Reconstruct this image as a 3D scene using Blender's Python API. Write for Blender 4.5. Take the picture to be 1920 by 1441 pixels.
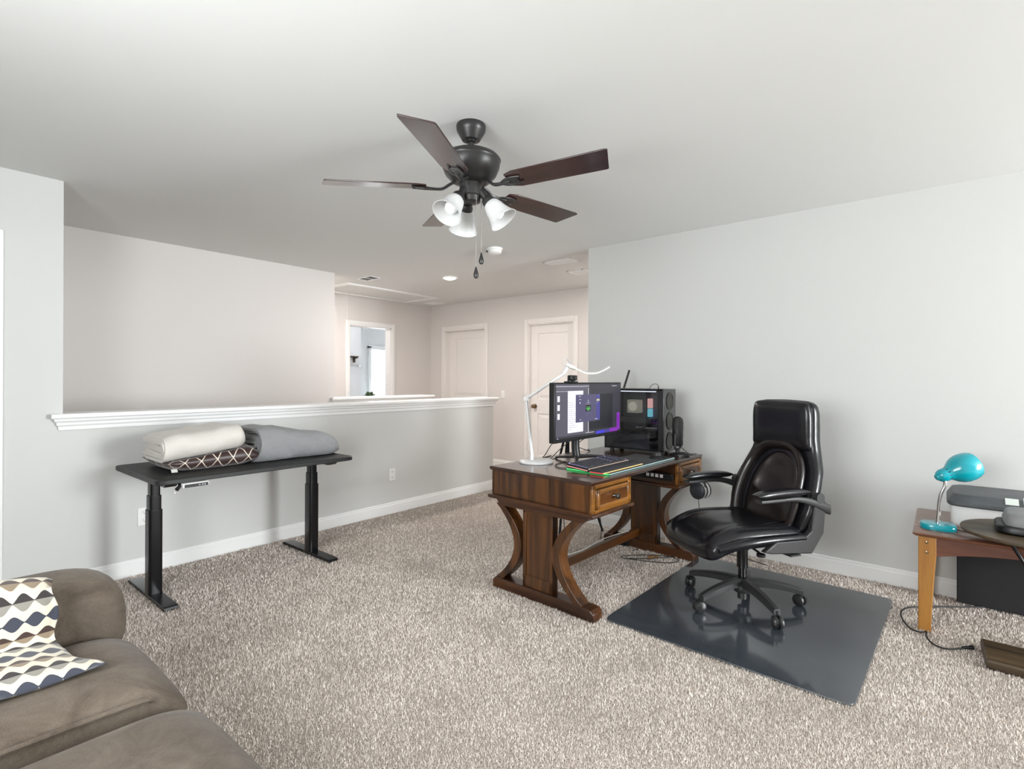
import bpy, bmesh, math, random
import numpy as np
from mathutils import Vector, Matrix
random.seed(7); RNG = np.random.default_rng(11)
for o in list(bpy.data.objects): bpy.data.objects.remove(o, do_unlink=True)
SC = bpy.context.scene; COL = SC.collection; PI = math.pi; R = math.radians

# ------------------------------------------------------------ camera, world, light
cd = bpy.data.cameras.new('camera'); cam = bpy.data.objects.new('camera', cd); COL.objects.link(cam); SC.camera = cam
YAW, ROLL, FPX = -.8815, -.0037, 980.3
cd.sensor_width = 36; cd.lens = FPX / 1920 * 36; cd.shift_y = -(720.5 - 709.3) / 1920; cd.clip_start = .03
f_ = Vector((-math.sin(YAW), math.cos(YAW), 0)); h_ = Vector((math.cos(YAW), math.sin(YAW), 0)); v_ = Vector((0, 0, 1))
r_ = h_ * math.cos(ROLL) - v_ * math.sin(ROLL); u_ = h_ * math.sin(ROLL) + v_ * math.cos(ROLL)
mw = Matrix((r_, u_, -f_)).transposed().to_4x4(); mw.translation = (0, 0, 1.28); cam.matrix_world = mw

W = bpy.data.worlds.new('daylight'); SC.world = W; W.use_nodes = True
W.node_tree.nodes['Background'].inputs[0].default_value = (.93, .97, 1, 1); W.node_tree.nodes['Background'].inputs[1].default_value = 1.2
SC.view_settings.view_transform = 'Standard'; SC.view_settings.look = 'None'; SC.view_settings.gamma = 1
SC.view_settings.use_curve_mapping = False; SC.view_settings.exposure = 0.03

def area(name, loc, aim, sx, sy, power, col=(1, 1, 1)):
    l = bpy.data.lights.new(name, 'AREA'); l.shape = 'RECTANGLE'; l.size = sx; l.size_y = sy; l.energy = power; l.color = col
    o = bpy.data.objects.new(name, l); COL.objects.link(o); o.location = loc
    o.rotation_euler = (Vector(aim) - Vector(loc)).to_track_quat('-Z', 'Y').to_euler(); return o
area('window_daylight', (3.15, -4.72, 1.3), (2.0, 4, 1.3), 1.35, 1.9, 410, (.95, .98, 1))
area('side_fill_light', (-.86, 1.0, 1.5), (3, 1.6, 1.7), 1.5, 1.2, 96, (.97, .99, 1))  # added fill through an invented side window, evens out the room
area('bathroom_daylight', (6.5, 8.95, 1.35), (5.6, 7, 1.2), 1.2, 1.4, 110, (.95, .98, 1))
SC.cycles.diffuse_bounces = 8; SC.cycles.max_bounces = 14
# ------------------------------------------------------------ materials
MATS = {}
def mat(name, col, rough=.5, metal=0, spec=.5, coat=0, bump=0, bscale=60, vary=0, vscale=5, emit=None, es=1, sheen=0, stretch=None, bdist=.002):
    if name in MATS: return MATS[name]
    m = bpy.data.materials.new(name); m.use_nodes = True; nt = m.node_tree; b = nt.nodes['Principled BSDF']; MATS[name] = m
    b.inputs['Base Color'].default_value = (*col, 1); b.inputs['Roughness'].default_value = rough; b.inputs['Metallic'].default_value = metal
    b.inputs['Specular IOR Level'].default_value = spec; b.inputs['Coat Weight'].default_value = coat; b.inputs['Coat Roughness'].default_value = .12
    if sheen: b.inputs['Sheen Weight'].default_value = sheen; b.inputs['Sheen Roughness'].default_value = .4
    if emit: b.inputs['Emission Color'].default_value = (*emit, 1); b.inputs['Emission Strength'].default_value = es
    if bump or vary:
        tc = nt.nodes.new('ShaderNodeTexCoord'); mp = nt.nodes.new('ShaderNodeMapping'); nt.links.new(tc.outputs['Object'], mp.inputs[0])
        if stretch: mp.inputs['Scale'].default_value = stretch
    if bump:
        n = nt.nodes.new('ShaderNodeTexNoise'); n.inputs['Scale'].default_value = bscale; n.inputs['Detail'].default_value = 4
        nt.links.new(mp.outputs[0], n.inputs['Vector']); bp = nt.nodes.new('ShaderNodeBump'); bp.inputs['Strength'].default_value = bump; bp.inputs['Distance'].default_value = bdist
        nt.links.new(n.outputs[0], bp.inputs['Height']); nt.links.new(bp.outputs[0], b.inputs['Normal'])
    if vary:
        n = nt.nodes.new('ShaderNodeTexNoise'); n.inputs['Scale'].default_value = vscale; n.inputs['Detail'].default_value = 5
        nt.links.new(mp.outputs[0], n.inputs['Vector']); cr = nt.nodes.new('ShaderNodeValToRGB')
        cr.color_ramp.elements[0].position = .3; cr.color_ramp.elements[1].position = .7
        cr.color_ramp.elements[0].color = (*[c * (1 - vary) for c in col], 1); cr.color_ramp.elements[1].color = (*[min(1, c * (1 + vary)) for c in col], 1)
        nt.links.new(n.outputs[0], cr.inputs[0]); nt.links.new(cr.outputs[0], b.inputs['Base Color'])
    return m
def wood(name, dark, light, axis, rough=.32, coat=.3, scale=9, lo=.35, hi=.68):
    m = bpy.data.materials.new(name); m.use_nodes = True; nt = m.node_tree; b = nt.nodes['Principled BSDF']; MATS[name] = m
    tc = nt.nodes.new('ShaderNodeTexCoord'); mp = nt.nodes.new('ShaderNodeMapping'); nt.links.new(tc.outputs['Object'], mp.inputs[0])
    s = [scale] * 3; s['xyz'.index(axis)] = scale * .07; mp.inputs['Scale'].default_value = s
    n = nt.nodes.new('ShaderNodeTexNoise'); n.inputs['Scale'].default_value = 1.6; n.inputs['Detail'].default_value = 7; n.inputs['Roughness'].default_value = .62; n.inputs['Distortion'].default_value = .6
    nt.links.new(mp.outputs[0], n.inputs['Vector']); cr = nt.nodes.new('ShaderNodeValToRGB'); e = cr.color_ramp.elements
    e[0].position = lo; e[1].position = hi; e[0].color = (*dark, 1); e[1].color = (*light, 1)
    nt.links.new(n.outputs[0], cr.inputs[0]); nt.links.new(cr.outputs[0], b.inputs['Base Color'])
    bp = nt.nodes.new('ShaderNodeBump'); bp.inputs['Strength'].default_value = .08; bp.inputs['Distance'].default_value = .002
    nt.links.new(n.outputs[0], bp.inputs['Height']); nt.links.new(bp.outputs[0], b.inputs['Normal'])
    b.inputs['Roughness'].default_value = rough; b.inputs['Coat Weight'].default_value = coat; b.inputs['Coat Roughness'].default_value = .15
    return m
WALL = mat('wall_paint', (.62, .628, .618), .75, spec=.25, bump=.05, bscale=220)
HALLW = mat('hall_wall_paint', (.68, .655, .64), .75, spec=.25, bump=.05, bscale=220)
CEIL = mat('ceiling_paint', (.69, .70, .69), .85, spec=.2, bump=.06, bscale=160)
TRIM = mat('trim_paint', (.84, .85, .85), .38, spec=.4)
DOORM = mat('door_paint', (.80, .775, .755), .42, spec=.4)
BLACK = mat('black_powder_coat', (.004, .004, .005), .24, spec=.4)
BLACKTOP = mat('black_desk_laminate', (.010, .011, .011), .45, spec=.4, bump=.04, bscale=300)
PLASTIC = mat('black_plastic', (.008, .008, .009), .38, spec=.4)
GPLASTIC = mat('charcoal_plastic', (.022, .022, .023), .42, bump=.05, bscale=500)
LEATHER = mat('black_leather', (.006, .006, .008), .26, spec=.42, coat=.1, bump=.16, bscale=42, bdist=.004)
LEATHERB = mat('brown_black_leather', (.010, .007, .007), .26, spec=.42, coat=.1, bump=.1, bscale=60, bdist=.003)
WHITEM = mat('white_lamp_metal', (.72, .72, .72), .35)
LED = mat('lamp_diffuser', (.75, .72, .62), .5)
CHROME = mat('chrome', (.75, .75, .76), .16, metal=1)
BRONZE = mat('dark_bronze_metal', (.028, .027, .027), .36, metal=.35, spec=.6)
FROST = mat('frosted_glass', (.60, .61, .61), .5, spec=.5)
TEAL = mat('teal_enamel', (.0, .31, .38), .22, coat=.5)
WHITEP = mat('white_plastic', (.82, .82, .81), .4)
GREYP = mat('dark_grey_plastic', (.075, .08, .085), .5, vary=.15, vscale=14)
CREAM = mat('cream_fleece', (.60, .575, .535), .95, spec=.1, sheen=.15, bump=.35, bscale=130, bdist=.004)
GREYC = mat('grey_cotton', (.25, .255, .262), .92, spec=.15, sheen=.1, bump=.5, bscale=16, bdist=.02, vary=.1, vscale=400)
KNOB = mat('pewter_metal', (.12, .115, .105), .3, metal=1)
BRASS = mat('aged_brass', (.28, .2, .12), .3, metal=1)
W_Z = wood('walnut_stain_upright', (.016, .005, .0018), (.125, .046, .010), 'z', .30, .2)
W_Y = wood('walnut_stain_deep', (.014, .0045, .002), (.085, .029, .008), 'y', .3, .2)
W_X = wood('walnut_stain_long', (.025, .008, .002), (.135, .046, .009), 'x', .3, .25)
W_TOP = wood('walnut_top', (.022, .010, .007), (.060, .026, .016), 'x', .22, .5)
W_LITE = wood('walnut_stain_face', (.075, .026, .005), (.30, .125, .022), 'x', .28, .4)
W_HONEY = wood('honey_oak', (.30, .12, .018), (.46, .215, .042), 'z', .4, .2)
W_RED = wood('cherry_apron', (.10, .030, .014), (.22, .075, .036), 'y', .45, .15)
W_TTOP = wood('cherry_top', (.13, .05, .028), (.26, .115, .066), 'y', .25, .5)
W_BLADE = wood('blade_walnut', (.016, .007, .006), (.052, .020, .017), 'x', .24, .4, 12)
W_DARK = wood('dark_worn_wood', (.022, .015, .008), (.105, .068, .034), 'y', .5, .1)
CORD = mat('black_cord', (.012, .012, .012), .55)
CORDW = mat('pale_cord', (.62, .6, .57), .55)

def emis(name, col, s=1.0):
    return mat(name, tuple(c * .2 for c in col), .3, emit=col, es=s)

# ------------------------------------------------------------ mesh builder
def basis(d):
    d = Vector(d).normalized(); a = Vector((0, 0, 1)) if abs(d.z) < .95 else Vector((1, 0, 0))
    x = a.cross(d).normalized(); return x, d.cross(x), d
def smooth_path(pts, n=6):
    P = [Vector(p) for p in pts]; out = []
    for i in range(len(P) - 1):
        a, b, c, d = P[max(i - 1, 0)], P[i], P[i + 1], P[min(i + 2, len(P) - 1)]
        for k in range(n):
            t = k / n; out.append(.5 * ((2 * b) + (c - a) * t + (2 * a - 5 * b + 4 * c - d) * t * t + (3 * b - a - 3 * c + d) * t ** 3))
    out.append(P[-1]); return out
class M:
    def __init__(s): s.v = []; s.f = []; s.mi = []; s.cur = 0
    def add(s, vs, fs):
        o = len(s.v); s.v += [tuple(x) for x in vs]; s.f += [tuple(i + o for i in q) for q in fs]; s.mi += [s.cur] * len(fs); return s
    def box(s, c, d, rot=None, piv=None):
        c = Vector(c); vs = [Vector((x * d[0] / 2, y * d[1] / 2, z * d[2] / 2)) for x in (-1, 1) for y in (-1, 1) for z in (-1, 1)]
        if rot is not None:
            vs = [rot @ v for v in vs]
        return s.add([c + v for v in vs], [(0, 1, 3, 2), (4, 6, 7, 5), (0, 4, 5, 1), (2, 3, 7, 6), (0, 2, 6, 4), (1, 5, 7, 3)])
    def b2(s, lo, hi): return s.box([(a + b) / 2 for a, b in zip(lo, hi)], [abs(b - a) for a, b in zip(lo, hi)])
    def loft(s, rings, cap=True, closed=True):
        n = len(rings[0]); vs = [v for r in rings for v in r]; fs = []
        for i in range(len(rings) - 1):
            for j in range(n if closed else n - 1):
                k = (j + 1) % n; fs.append((i * n + j, i * n + k, (i + 1) * n + k, (i + 1) * n + j))
        if cap: fs.append(tuple(range(n))[::-1]); fs.append(tuple((len(rings) - 1) * n + j for j in range(n)))
        return s.add(vs, fs)
    def tube(s, pts, r, n=8, sm=0, flat=1.0):
        P = smooth_path(pts, sm) if sm else [Vector(p) for p in pts]; rings = []; px = None
        for i, p in enumerate(P):
            d = (P[min(i + 1, len(P) - 1)] - P[max(i - 1, 0)]).normalized()
            if px is None: px, py, _ = basis(d)
            else:
                px = (px - d * px.dot(d)).normalized()
            py = d.cross(px); rr = r(i / (len(P) - 1)) if callable(r) else r
            rings.append([p + px * (rr * math.cos(2 * PI * k / n)) + py * (rr * flat * math.sin(2 * PI * k / n)) for k in range(n)])
        return s.loft(rings)
    def cyl(s, a, b, r, n=20, r2=None):
        r2 = r if r2 is None else r2; return s.tube([a, b], lambda t: r + (r2 - r) * t, n)
    def lathe(s, prof, o=(0, 0, 0), d=(0, 0, 1), n=28, cap=True):
        x, y, z = basis(d); o = Vector(o)
        return s.loft([[o + z * h + x * (r * math.cos(2 * PI * k / n)) + y * (r * math.sin(2 * PI * k / n)) for k in range(n)] for r, h in prof], cap)
    def prism(s, pts, ax, lo, hi):
        def q(p, w):
            return {'x': (w, p[0], p[1]), 'y': (p[0], w, p[1]), 'z': (p[0], p[1], w)}[ax]
        return s.loft([[q(p, lo) for p in pts], [q(p, hi) for p in pts]])
    def ball(s, c, r, sc=(1, 1, 1), n=14):
        return s.loft([[(c[0] + sc[0] * r * math.cos(t) * math.cos(2 * PI * k / n), c[1] + sc[1] * r * math.cos(t) * math.sin(2 * PI * k / n), c[2] + sc[2] * r * math.sin(t)) for k in range(n)] for t in [-PI / 2 * .98 + PI * .98 * i / 8 for i in range(9)]])
    def out(s, name, mt, parent=None, bevel=0, seg=2, ang=40, sub=0, label=None, loc=None, flat=False):
        me = bpy.data.meshes.new(name); me.from_pydata(s.v, [], s.f)
        for m in (mt if isinstance(mt, (list, tuple)) else [mt]): me.materials.append(m)
        if any(s.mi): me.polygons.foreach_set('material_index', s.mi)
        bm = bmesh.new(); bm.from_mesh(me); bmesh.ops.recalc_face_normals(bm, faces=bm.faces); bm.to_mesh(me); bm.free()
        if not flat:
            me.polygons.foreach_set('use_smooth', [True] * len(me.polygons)); me.set_sharp_from_angle(angle=R(ang))
        o = bpy.data.objects.new(name, me); COL.objects.link(o)
        if parent: o.parent = parent
        if loc: o.location = loc
        if bevel:
            b = o.modifiers.new('bevel', 'BEVEL'); b.width = bevel; b.segments = seg; b.limit_method = 'ANGLE'; b.angle_limit = R(35); b.harden_normals = False
        if sub:
            b = o.modifiers.new('subsurf', 'SUBSURF'); b.levels = sub; b.render_levels = sub
        if label: o['label'] = label
        return o
def tag(o, label, cat, group=None):
    o['label'] = label; o['category'] = cat
    if group: o['group'] = group
    return o
def T(name, label, cat, loc=(0, 0, 0), rz=0, group=None):
    o = bpy.data.objects.new(name, None); COL.objects.link(o); o.location = loc; o.rotation_euler = (0, 0, R(rz)); o.empty_display_size = .05
    return tag(o, label, cat, group)
def struct(o): o['kind'] = 'structure'; return o
def srect(cx, cy, a, b, n=3.2, N=36):
    out = []
    for k in range(N):
        t = 2 * PI * k / N; c, s = math.cos(t), math.sin(t)
        out.append((cx + a * math.copysign(abs(c) ** (2 / n), c), cy + b * math.copysign(abs(s) ** (2 / n), s)))
    return out
def rot2(x, y, a): return x * math.cos(a) - y * math.sin(a), x * math.sin(a) + y * math.cos(a)

# ------------------------------------------------------------ room shell
HC = 2.44; YL = 4.03; XR = 4.04; YS = 5.20; YH = 6.44; XH = 5.733; Y0 = -4.5; X0 = -.70
def carpet_mat():
    m = bpy.data.materials.new('carpet_backing'); m.use_nodes = True; nt = m.node_tree; b = nt.nodes['Principled BSDF']
    tc = nt.nodes.new('ShaderNodeTexCoord'); n = nt.nodes.new('ShaderNodeTexNoise'); n.inputs['Scale'].default_value = 170; n.inputs['Detail'].default_value = 3
    nt.links.new(tc.outputs['Object'], n.inputs['Vector']); cr = nt.nodes.new('ShaderNodeValToRGB'); e = cr.color_ramp.elements
    e[0].position = .33; e[1].position = .62; e[0].color = (.17, .135, .11, 1); e[1].color = (.52, .46, .41, 1)
    nt.links.new(n.outputs[0], cr.inputs[0]); nt.links.new(cr.outputs[0], b.inputs['Base Color']); b.inputs['Roughness'].default_value = 1; b.inputs['Specular IOR Level'].default_value = .05
    return m
CARPETB = carpet_mat()
struct(M().b2((X0 - .1, Y0 - .1, -.12), (9.2, 9.1, 0)).out('floor', CARPETB, flat=True))
struct(M().b2((X0 - .1, Y0 - .2, HC), (9.2, 9.1, HC + .1)).out('ceiling', CEIL, flat=True))
# left wall: pillar part (with a door opening at x<.44) and the knee wall around the stairs
w = M(); w.b2((.36, YL, 0), (.70, YL + .12, HC)); w.b2((X0, YL, 2.03), (.36, YL + .12, HC)); w.b2((X0 - .1, YL, 0), (-.48, YL + .12, HC))
struct(w.out('wall_left', WALL, flat=True))
struct(M().b2((.70, YL, 0), (4.55, YL + .12, .985)).out('wall_stair_front', WALL, flat=True))
struct(M().b2((.58, YL + .12, 0), (.70, YS, HC)).out('wall_stair_end', WALL, flat=True))
struct(M().b2((.58, YS, 0), (3.215, YS + .12, HC)).out('wall_stair_back', HALLW, flat=True))
struct(M().b2((3.215, YS, 0), (4.60, YS + .12, .985)).out('wall_stair_far', HALLW, flat=True))
struct(M().b2((XR, Y0, 0), (XR + .12, 2.448, HC)).out('wall_right', WALL, flat=True))
struct(M().b2((XR + .12, 2.328, 0), (XH, 2.448, HC)).out('wall_hall_near', HALLW, flat=True))
# hall wall with two doors (x = XH)
DA = (5.25, 6.10); DB = (3.69, 4.425)
w = M()
for y0, y1 in ((2.328, DB[0]), (DB[1], DA[0]), (DA[1], YH)): w.b2((XH, y0, 0), (XH + .12, y1, HC))
for d in (DA, DB): w.b2((XH, d[0], 2.03), (XH + .12, d[1], HC))
struct(w.out('wall_hall_doors', HALLW, flat=True))
# hall end wall (y = YH) with the open bathroom doorway
BX = (4.215, 4.935)
w = M(); w.b2((3.0, YH, 0), (BX[0], YH + .12, HC)); w.b2((BX[1], YH, 0), (XH + .12, YH + .12, HC)); w.b2((BX[0], YH, 2.03), (BX[1], YH + .12, HC))
struct(w.out('wall_hall_end', HALLW, flat=True))
struct(M().b2((2.9, YS + .12, 0), (3.0, YH + .12, HC)).out('wall_hall_side', HALLW, flat=True))
# walls behind the camera, with window openings; the side opening is added for fill light
w = M()
w.b2((X0 - .1, Y0 - .12, 0), (2.4, Y0, HC)); w.b2((3.9, Y0 - .12, 0), (XR + .12, Y0, HC)); w.b2((2.4, Y0 - .12, 0), (3.9, Y0, .35)); w.b2((2.4, Y0 - .12, 2.25), (3.9, Y0, HC))
struct(w.out('wall_back', WALL, flat=True))
w = M(); w.b2((X0 - .12, Y0, 0), (X0, .25, HC)); w.b2((X0 - .12, 1.75, 0), (X0, YL, HC)); w.b2((X0 - .12, .25, 0), (X0, 1.75, .9)); w.b2((X0 - .12, .25, 2.1), (X0, 1.75, HC))
struct(w.out('wall_side', WALL, flat=True))
w = M()
for x in (2.4, 3.13, 3.86): w.b2((x, Y0 - .08, .35), (x + .04, Y0 - .04, 2.25))
for z in (.35, 1.28, 2.21): w.b2((2.4, Y0 - .08, z), (3.9, Y0 - .04, z + .04))
struct(w.out('window_1', TRIM))
w = M()
for y in (.25, .98, 1.71): w.b2((X0 - .08, y, .9), (X0 - .04, y + .04, 2.1))
for z in (.9, 1.48, 2.06): w.b2((X0 - .08, .25, z), (X0 - .04, 1.75, z + .04))
struct(w.out('added_window', TRIM))  # unseen window frame, added to carry the side fill light
# bathroom beyond the doorway
BATH = mat('bathroom_paint', (.80, .815, .83), .7)
struct(M().b2((3.9, 8.0, 0), (5.475, 8.1, HC)).out('wall_bath_left', BATH, flat=True))
w = M(); w.b2((5.375, 8.5, 0), (5.99, 8.6, HC)); w.b2((5.99, 8.5, 1.86), (7.0, 8.6, HC)); w.b2((5.99, 8.5, 0), (7.0, 8.6, .6)); w.b2((7.0, 8.5, 0), (7.5, 8.6, HC))
struct(M().b2((5.375, 8.1, 0), (5.475, 8.5, HC)).out('wall_bath_jog', BATH, flat=True))
struct(w.out('wall_bath_back', BATH, flat=True))
struct(M().b2((7.4, YH, 0), (7.5, 8.5, HC)).out('wall_bath_right', BATH, flat=True))
struct(M().b2((3.8, YH + .12, 0), (3.9, 8.1, HC)).out('wall_bath_side', BATH, flat=True))
struct(M().b2((XH + .12, YH - .12, 0), (7.5, YH, HC)).out('wall_bath_near', BATH, flat=True))

# baseboards: board with a stepped top
def base_prof(h=.105): return [(0, 0), (.014, 0), (.014, h - .025), (.009, h - .018), (.009, h - .006), (.004, h), (0, h)]
def baseboard(name, a, b, nrm):
    a, b = Vector((*a, 0)), Vector((*b, 0)); n = Vector((*nrm, 0))
    struct(M().loft([[p + n * q[0] + Vector((0, 0, q[1])) for q in base_prof()] for p in (a, b)]).out(name, TRIM, ang=20))
baseboard('baseboard_left', (.45, YL), (4.55, YL), (0, -1)); baseboard('baseboard_end', (4.55, YL), (4.55, YL + .12), (1, 0))
baseboard('baseboard_right', (XR, Y0), (XR, 2.448), (-1, 0)); baseboard('baseboard_hall', (XH, 4.5), (XH, 5.18), (-1, 0))
# caps on the knee walls: flat shelf plus stepped moulding underneath
def cap_prof(s=1):
    return [(0, .965), (.012, .965), (.014, .985), (.022, .995), (.024, 1.008), (.034, 1.02), (.036, 1.032), (.05, 1.034), (.056, 1.04), (.056, 1.056), (.05, 1.062), (0, 1.062)]
def cap(name, x0, x1, y, m=TRIM):
    front = [(-a, z) for a, z in cap_prof()]; back = [(.12 + a, z) for a, z in cap_prof()][::-1]
    pr = front + back
    rings = []
    for x, sgn in ((x0, -1), (x1, 1)): rings.append([(x + sgn * (min(.05, abs(p[0]) if p[0] < 0 else max(0, p[0] - .12))), y + p[0], p[1]) for p in pr])
    struct(M().loft(rings).out(name, m, ang=18))
cap('trim_1', .69, 4.55, YL); cap('trim_2', 3.215, 4.60, YS)
# casing round the left door (only its right edge is in view), and the door leaf
def casing_y(name, x0, x1, y, top, w=.062, th=.018, side=-1):
    pr = M(); ys = (y, y + side * th)
    for a, b in ((x0 - w, x0), (x1, x1 + w)): pr.b2((a, ys[0], 0), (b, ys[1], top + w)); pr.b2((a + .012, ys[1], 0), (b - .022, ys[1] + side * .006, top + w - .012))
    pr.b2((x0, ys[0], top), (x1, ys[1], top + w)); pr.b2((x0, ys[1], top + .022), (x1, ys[1] + side * .006, top + w - .012))
    return struct(pr.out(name, TRIM, bevel=.003))
def casing_x(name, y0, y1, x, top, w=.066, th=.018, m=DOORM):
    pr = M()
    for a, b in ((y0 - w, y0), (y1, y1 + w)): pr.b2((x, a, 0), (x - th, b, top + w)); pr.b2((x - th, a + .012, 0), (x - th - .006, b - .022, top + w - .012))
    pr.b2((x, y0, top), (x - th, y1, top + w)); pr.b2((x - th, y0, top + .022), (x - th - .006, y1, top + w - .012))
    return struct(pr.out(name, m, bevel=.003))
casing_y('trim_3', -.46, .38, YL, 2.03); casing_y('trim_4', BX[0], BX[1], YH, 2.03)
casing_x('trim_5', DA[0], DA[1], XH, 2.03); casing_x('trim_6', DB[0], DB[1], XH, 2.03)
def door_leaf(name, along, lo, hi, pos, facing, knob=None, m=DOORM):
    """two-panel door; along 'x' or 'y', front face at pos, facing -1 toward lower coordinate"""
    pr = M(); wd = hi - lo; st = .11
    def bx(a0, a1, z0, z1, d0, d1):
        p0, p1 = pos + facing * d0, pos + facing * d1
        if along == 'y': pr.b2((p0, a0, z0), (p1, a1, z1))
        else: pr.b2((a0, p0, z0), (a1, p1, z1))
    bx(lo, hi, .012, 2.02, -.035, -.010)
    for a0, a1, z0, z1 in ((lo, lo + st, .012, 2.02), (hi - st, hi, .012, 2.02), (lo + st, hi - st, 1.90, 2.02), (lo + st, hi - st, .80, 1.0), (lo + st, hi - st, .012, .22)): bx(a0, a1, z0, z1, -.012, 0)
    leaf = struct(pr.out(name, m, bevel=.002))
    for z0, z1 in ((1.0, 1.90), (.22, .80)):
        p = M(); a0, a1 = lo + st + .012, hi - st - .012; z0 += .012; z1 -= .012; i = .045
        def pt(a, z, d): return (pos + facing * d, a, z) if along == 'y' else (a, pos + facing * d, z)
        p.loft([[pt(a0, z0, -.011), pt(a1, z0, -.011), pt(a1, z1, -.011), pt(a0, z1, -.011)], [pt(a0 + i, z0 + i, -.003), pt(a1 - i, z0 + i, -.003), pt(a1 - i, z1 - i, -.003), pt(a0 + i, z1 - i, -.003)]])
        p.out('panel', m, leaf, flat=True)
    if knob is not None:
        d = Vector((facing, 0, 0)) if along == 'y' else Vector((0, facing, 0)); o = Vector((pos, knob, .90)) if along == 'y' else Vector((knob, pos, .90))
        k = M().lathe([(.032, 0), (.032, .006), (.013, .010), (.012, .030), (.024, .038), (.029, .05), (.024, .062), (.010, .066)], o, d, 18); k.out('door_knob', BRASS, leaf, label='round aged brass door knob')
    return leaf
door_leaf('door_1', 'y', DA[0] + .01, DA[1] - .01, XH + .10, -1)
door_leaf('door_2', 'y', DB[0] + .01, DB[1] - .01, XH + .05, -1, knob=DB[1] - .075)
door_leaf('door_3', 'x', -.45, .37, YL + .03, -1, m=TRIM)
jm = M()
for d in (DA, DB):
    for y in (d[0], d[1] - .012): jm.b2((XH - .004, y, 0), (XH + .12, y + .012, 2.03))
    jm.b2((XH - .004, d[0], 2.018), (XH + .12, d[1], 2.03))
for x in (BX[0], BX[1] - .012): jm.b2((x, YH - .004, 0), (x + .012, YH + .124, 2.03))
jm.b2((BX[0], YH - .004, 2.018), (BX[1], YH + .124, 2.03))
struct(jm.out('trim_7', DOORM))
# bathroom window with blinds
w = M()
for x in (5.96, 6.96): w.b2((x, 8.44, .57), (x + .05, 8.5, 1.89))
for z in (.57, 1.85): w.b2((5.96, 8.44, z), (7.01, 8.5, z + .05))
struct(w.out('window_3', TRIM, bevel=.003))
BLIND = mat('blind_slat', (.80, .83, .87), .5)
bl = T('window_blind', 'white slatted blind lowered over the bright bathroom window', 'blind', (6.48, 8.47, .62))
slat = None
for k in range(24):
    z = .05 * k + .01
    if slat is None:
        slat = M().box((0, 0, 0), (.96, .05, .003), Matrix.Rotation(R(28), 3, 'X')).out('slat', BLIND, bl, flat=True, loc=(0, -.01, z))
    else:
        c = slat.copy(); COL.objects.link(c); c.parent = bl; c.location = (0, -.01, z)
M().b2((-.49, -.035, 1.2), (.49, .025, 1.245)).out('headrail', TRIM, bl, bevel=.004)
# bathroom fittings
sh = T('wall_shelf', 'small brown wall shelf with bracket, seen through the open doorway', 'shelf', (5.2, 7.99, 1.64))
M().b2((-.25, -.12, 0), (.14, .01, .02)).out('board', W_DARK, sh); M().b2((.11, -.03, -.09), (.135, .01, 0)).b2((.11, -.10, -.02), (.135, .01, 0)).out('bracket', W_DARK, sh)
tb = T('towel_bar', 'chrome towel bar on the bathroom wall under the shelf', 'towel bar', (5.2, 7.99, 1.495))
M().cyl((-.4, -.06, 0), (.20, -.06, 0), .009).out('bar', CHROME, tb); M().cyl((.20, -.07, 0), (.20, .01, 0), .022).out('mount', CHROME, tb)
vn = T('ledge_table', 'white ledge cabinet below the bathroom window carrying a plant', 'cabinet', (5.75, 8.1, 0))
M().b2((-.27, -.22, 0), (.6, .3, .80)).out('body', WHITEP, vn); M().b2((-.28, -.24, .80), (.62, .32, .83)).out('top', TRIM, vn, bevel=.004)
LEAF = mat('plant_leaf', (.06, .10, .035), .5)
pl = T('potted_plant', 'dark green leafy plant seen low in the open doorway', 'plant', (5.68, 8.02, .83))
M().lathe([(.05, 0), (.065, .08), (.06, .08), (.05, .06)]).out('pot', WHITEP, pl)
w = M()
for k in range(26):
    a = random.uniform(0, 2 * PI); L = random.uniform(.1, .22); zt = random.uniform(.06, .13); c, s = math.cos(a), math.sin(a)
    p0 = Vector((0, 0, .07)); p1 = Vector((c * L * .5, s * L * .5, .07 + zt)); p2 = Vector((c * L, s * L, .06 + zt * .5)); n = Vector((-s, c, 0)) * .022
    w.add([p0, p1 + n, p2, p1 - n, p1 + Vector((0, 0, .006))], [(0, 1, 4), (1, 2, 4), (2, 3, 4), (3, 0, 4)])
w.out('foliage', LEAF, pl)['kind'] = 'stuff'

# ------------------------------------------------------------ wall plates and ceiling fittings
def outlet(loc, label):
    o = T('wall_outlet', label, 'outlet', loc, 0, 'wall outlets on the knee wall'); M().box((0, -.004, 0), (.072, .008, .116)).out('cover_plate', WHITEP, o, bevel=.003)
    for z in (.026, -.026):
        r = M(); r.loft([[(x, -.008, zz + z) for x, zz in srect(0, 0, .017, .015, 4, 20)], [(x, -.0105, zz + z) for x, zz in srect(0, 0, .016, .014, 4, 20)]]).out('receptacle', WHITEP, o)
        s = M()
        for x in (-.006, .006): s.box((x, -.0108, z + .003), (.002, .001, .008))
        s.box((0, -.0108, z - .007), (.004, .001, .004)); s.out('slots', PLASTIC, o)
outlet((1.11, YL, .372), 'white wall outlet behind the left leg of the black standing desk')
outlet((3.105, YL, .367), 'white wall outlet between the two desks, low on the knee wall')
sw = T('light_switch', 'white light switch on the hall wall between the two closed doors', 'switch', (XH, 4.89, 1.05))
M().box((-.004, 0, 0), (.008, .072, .116)).out('cover_plate', WHITEP, sw, bevel=.003); M().box((-.010, 0, 0), (.008, .034, .066)).out('rocker', WHITEP, sw, bevel=.002)
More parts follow.
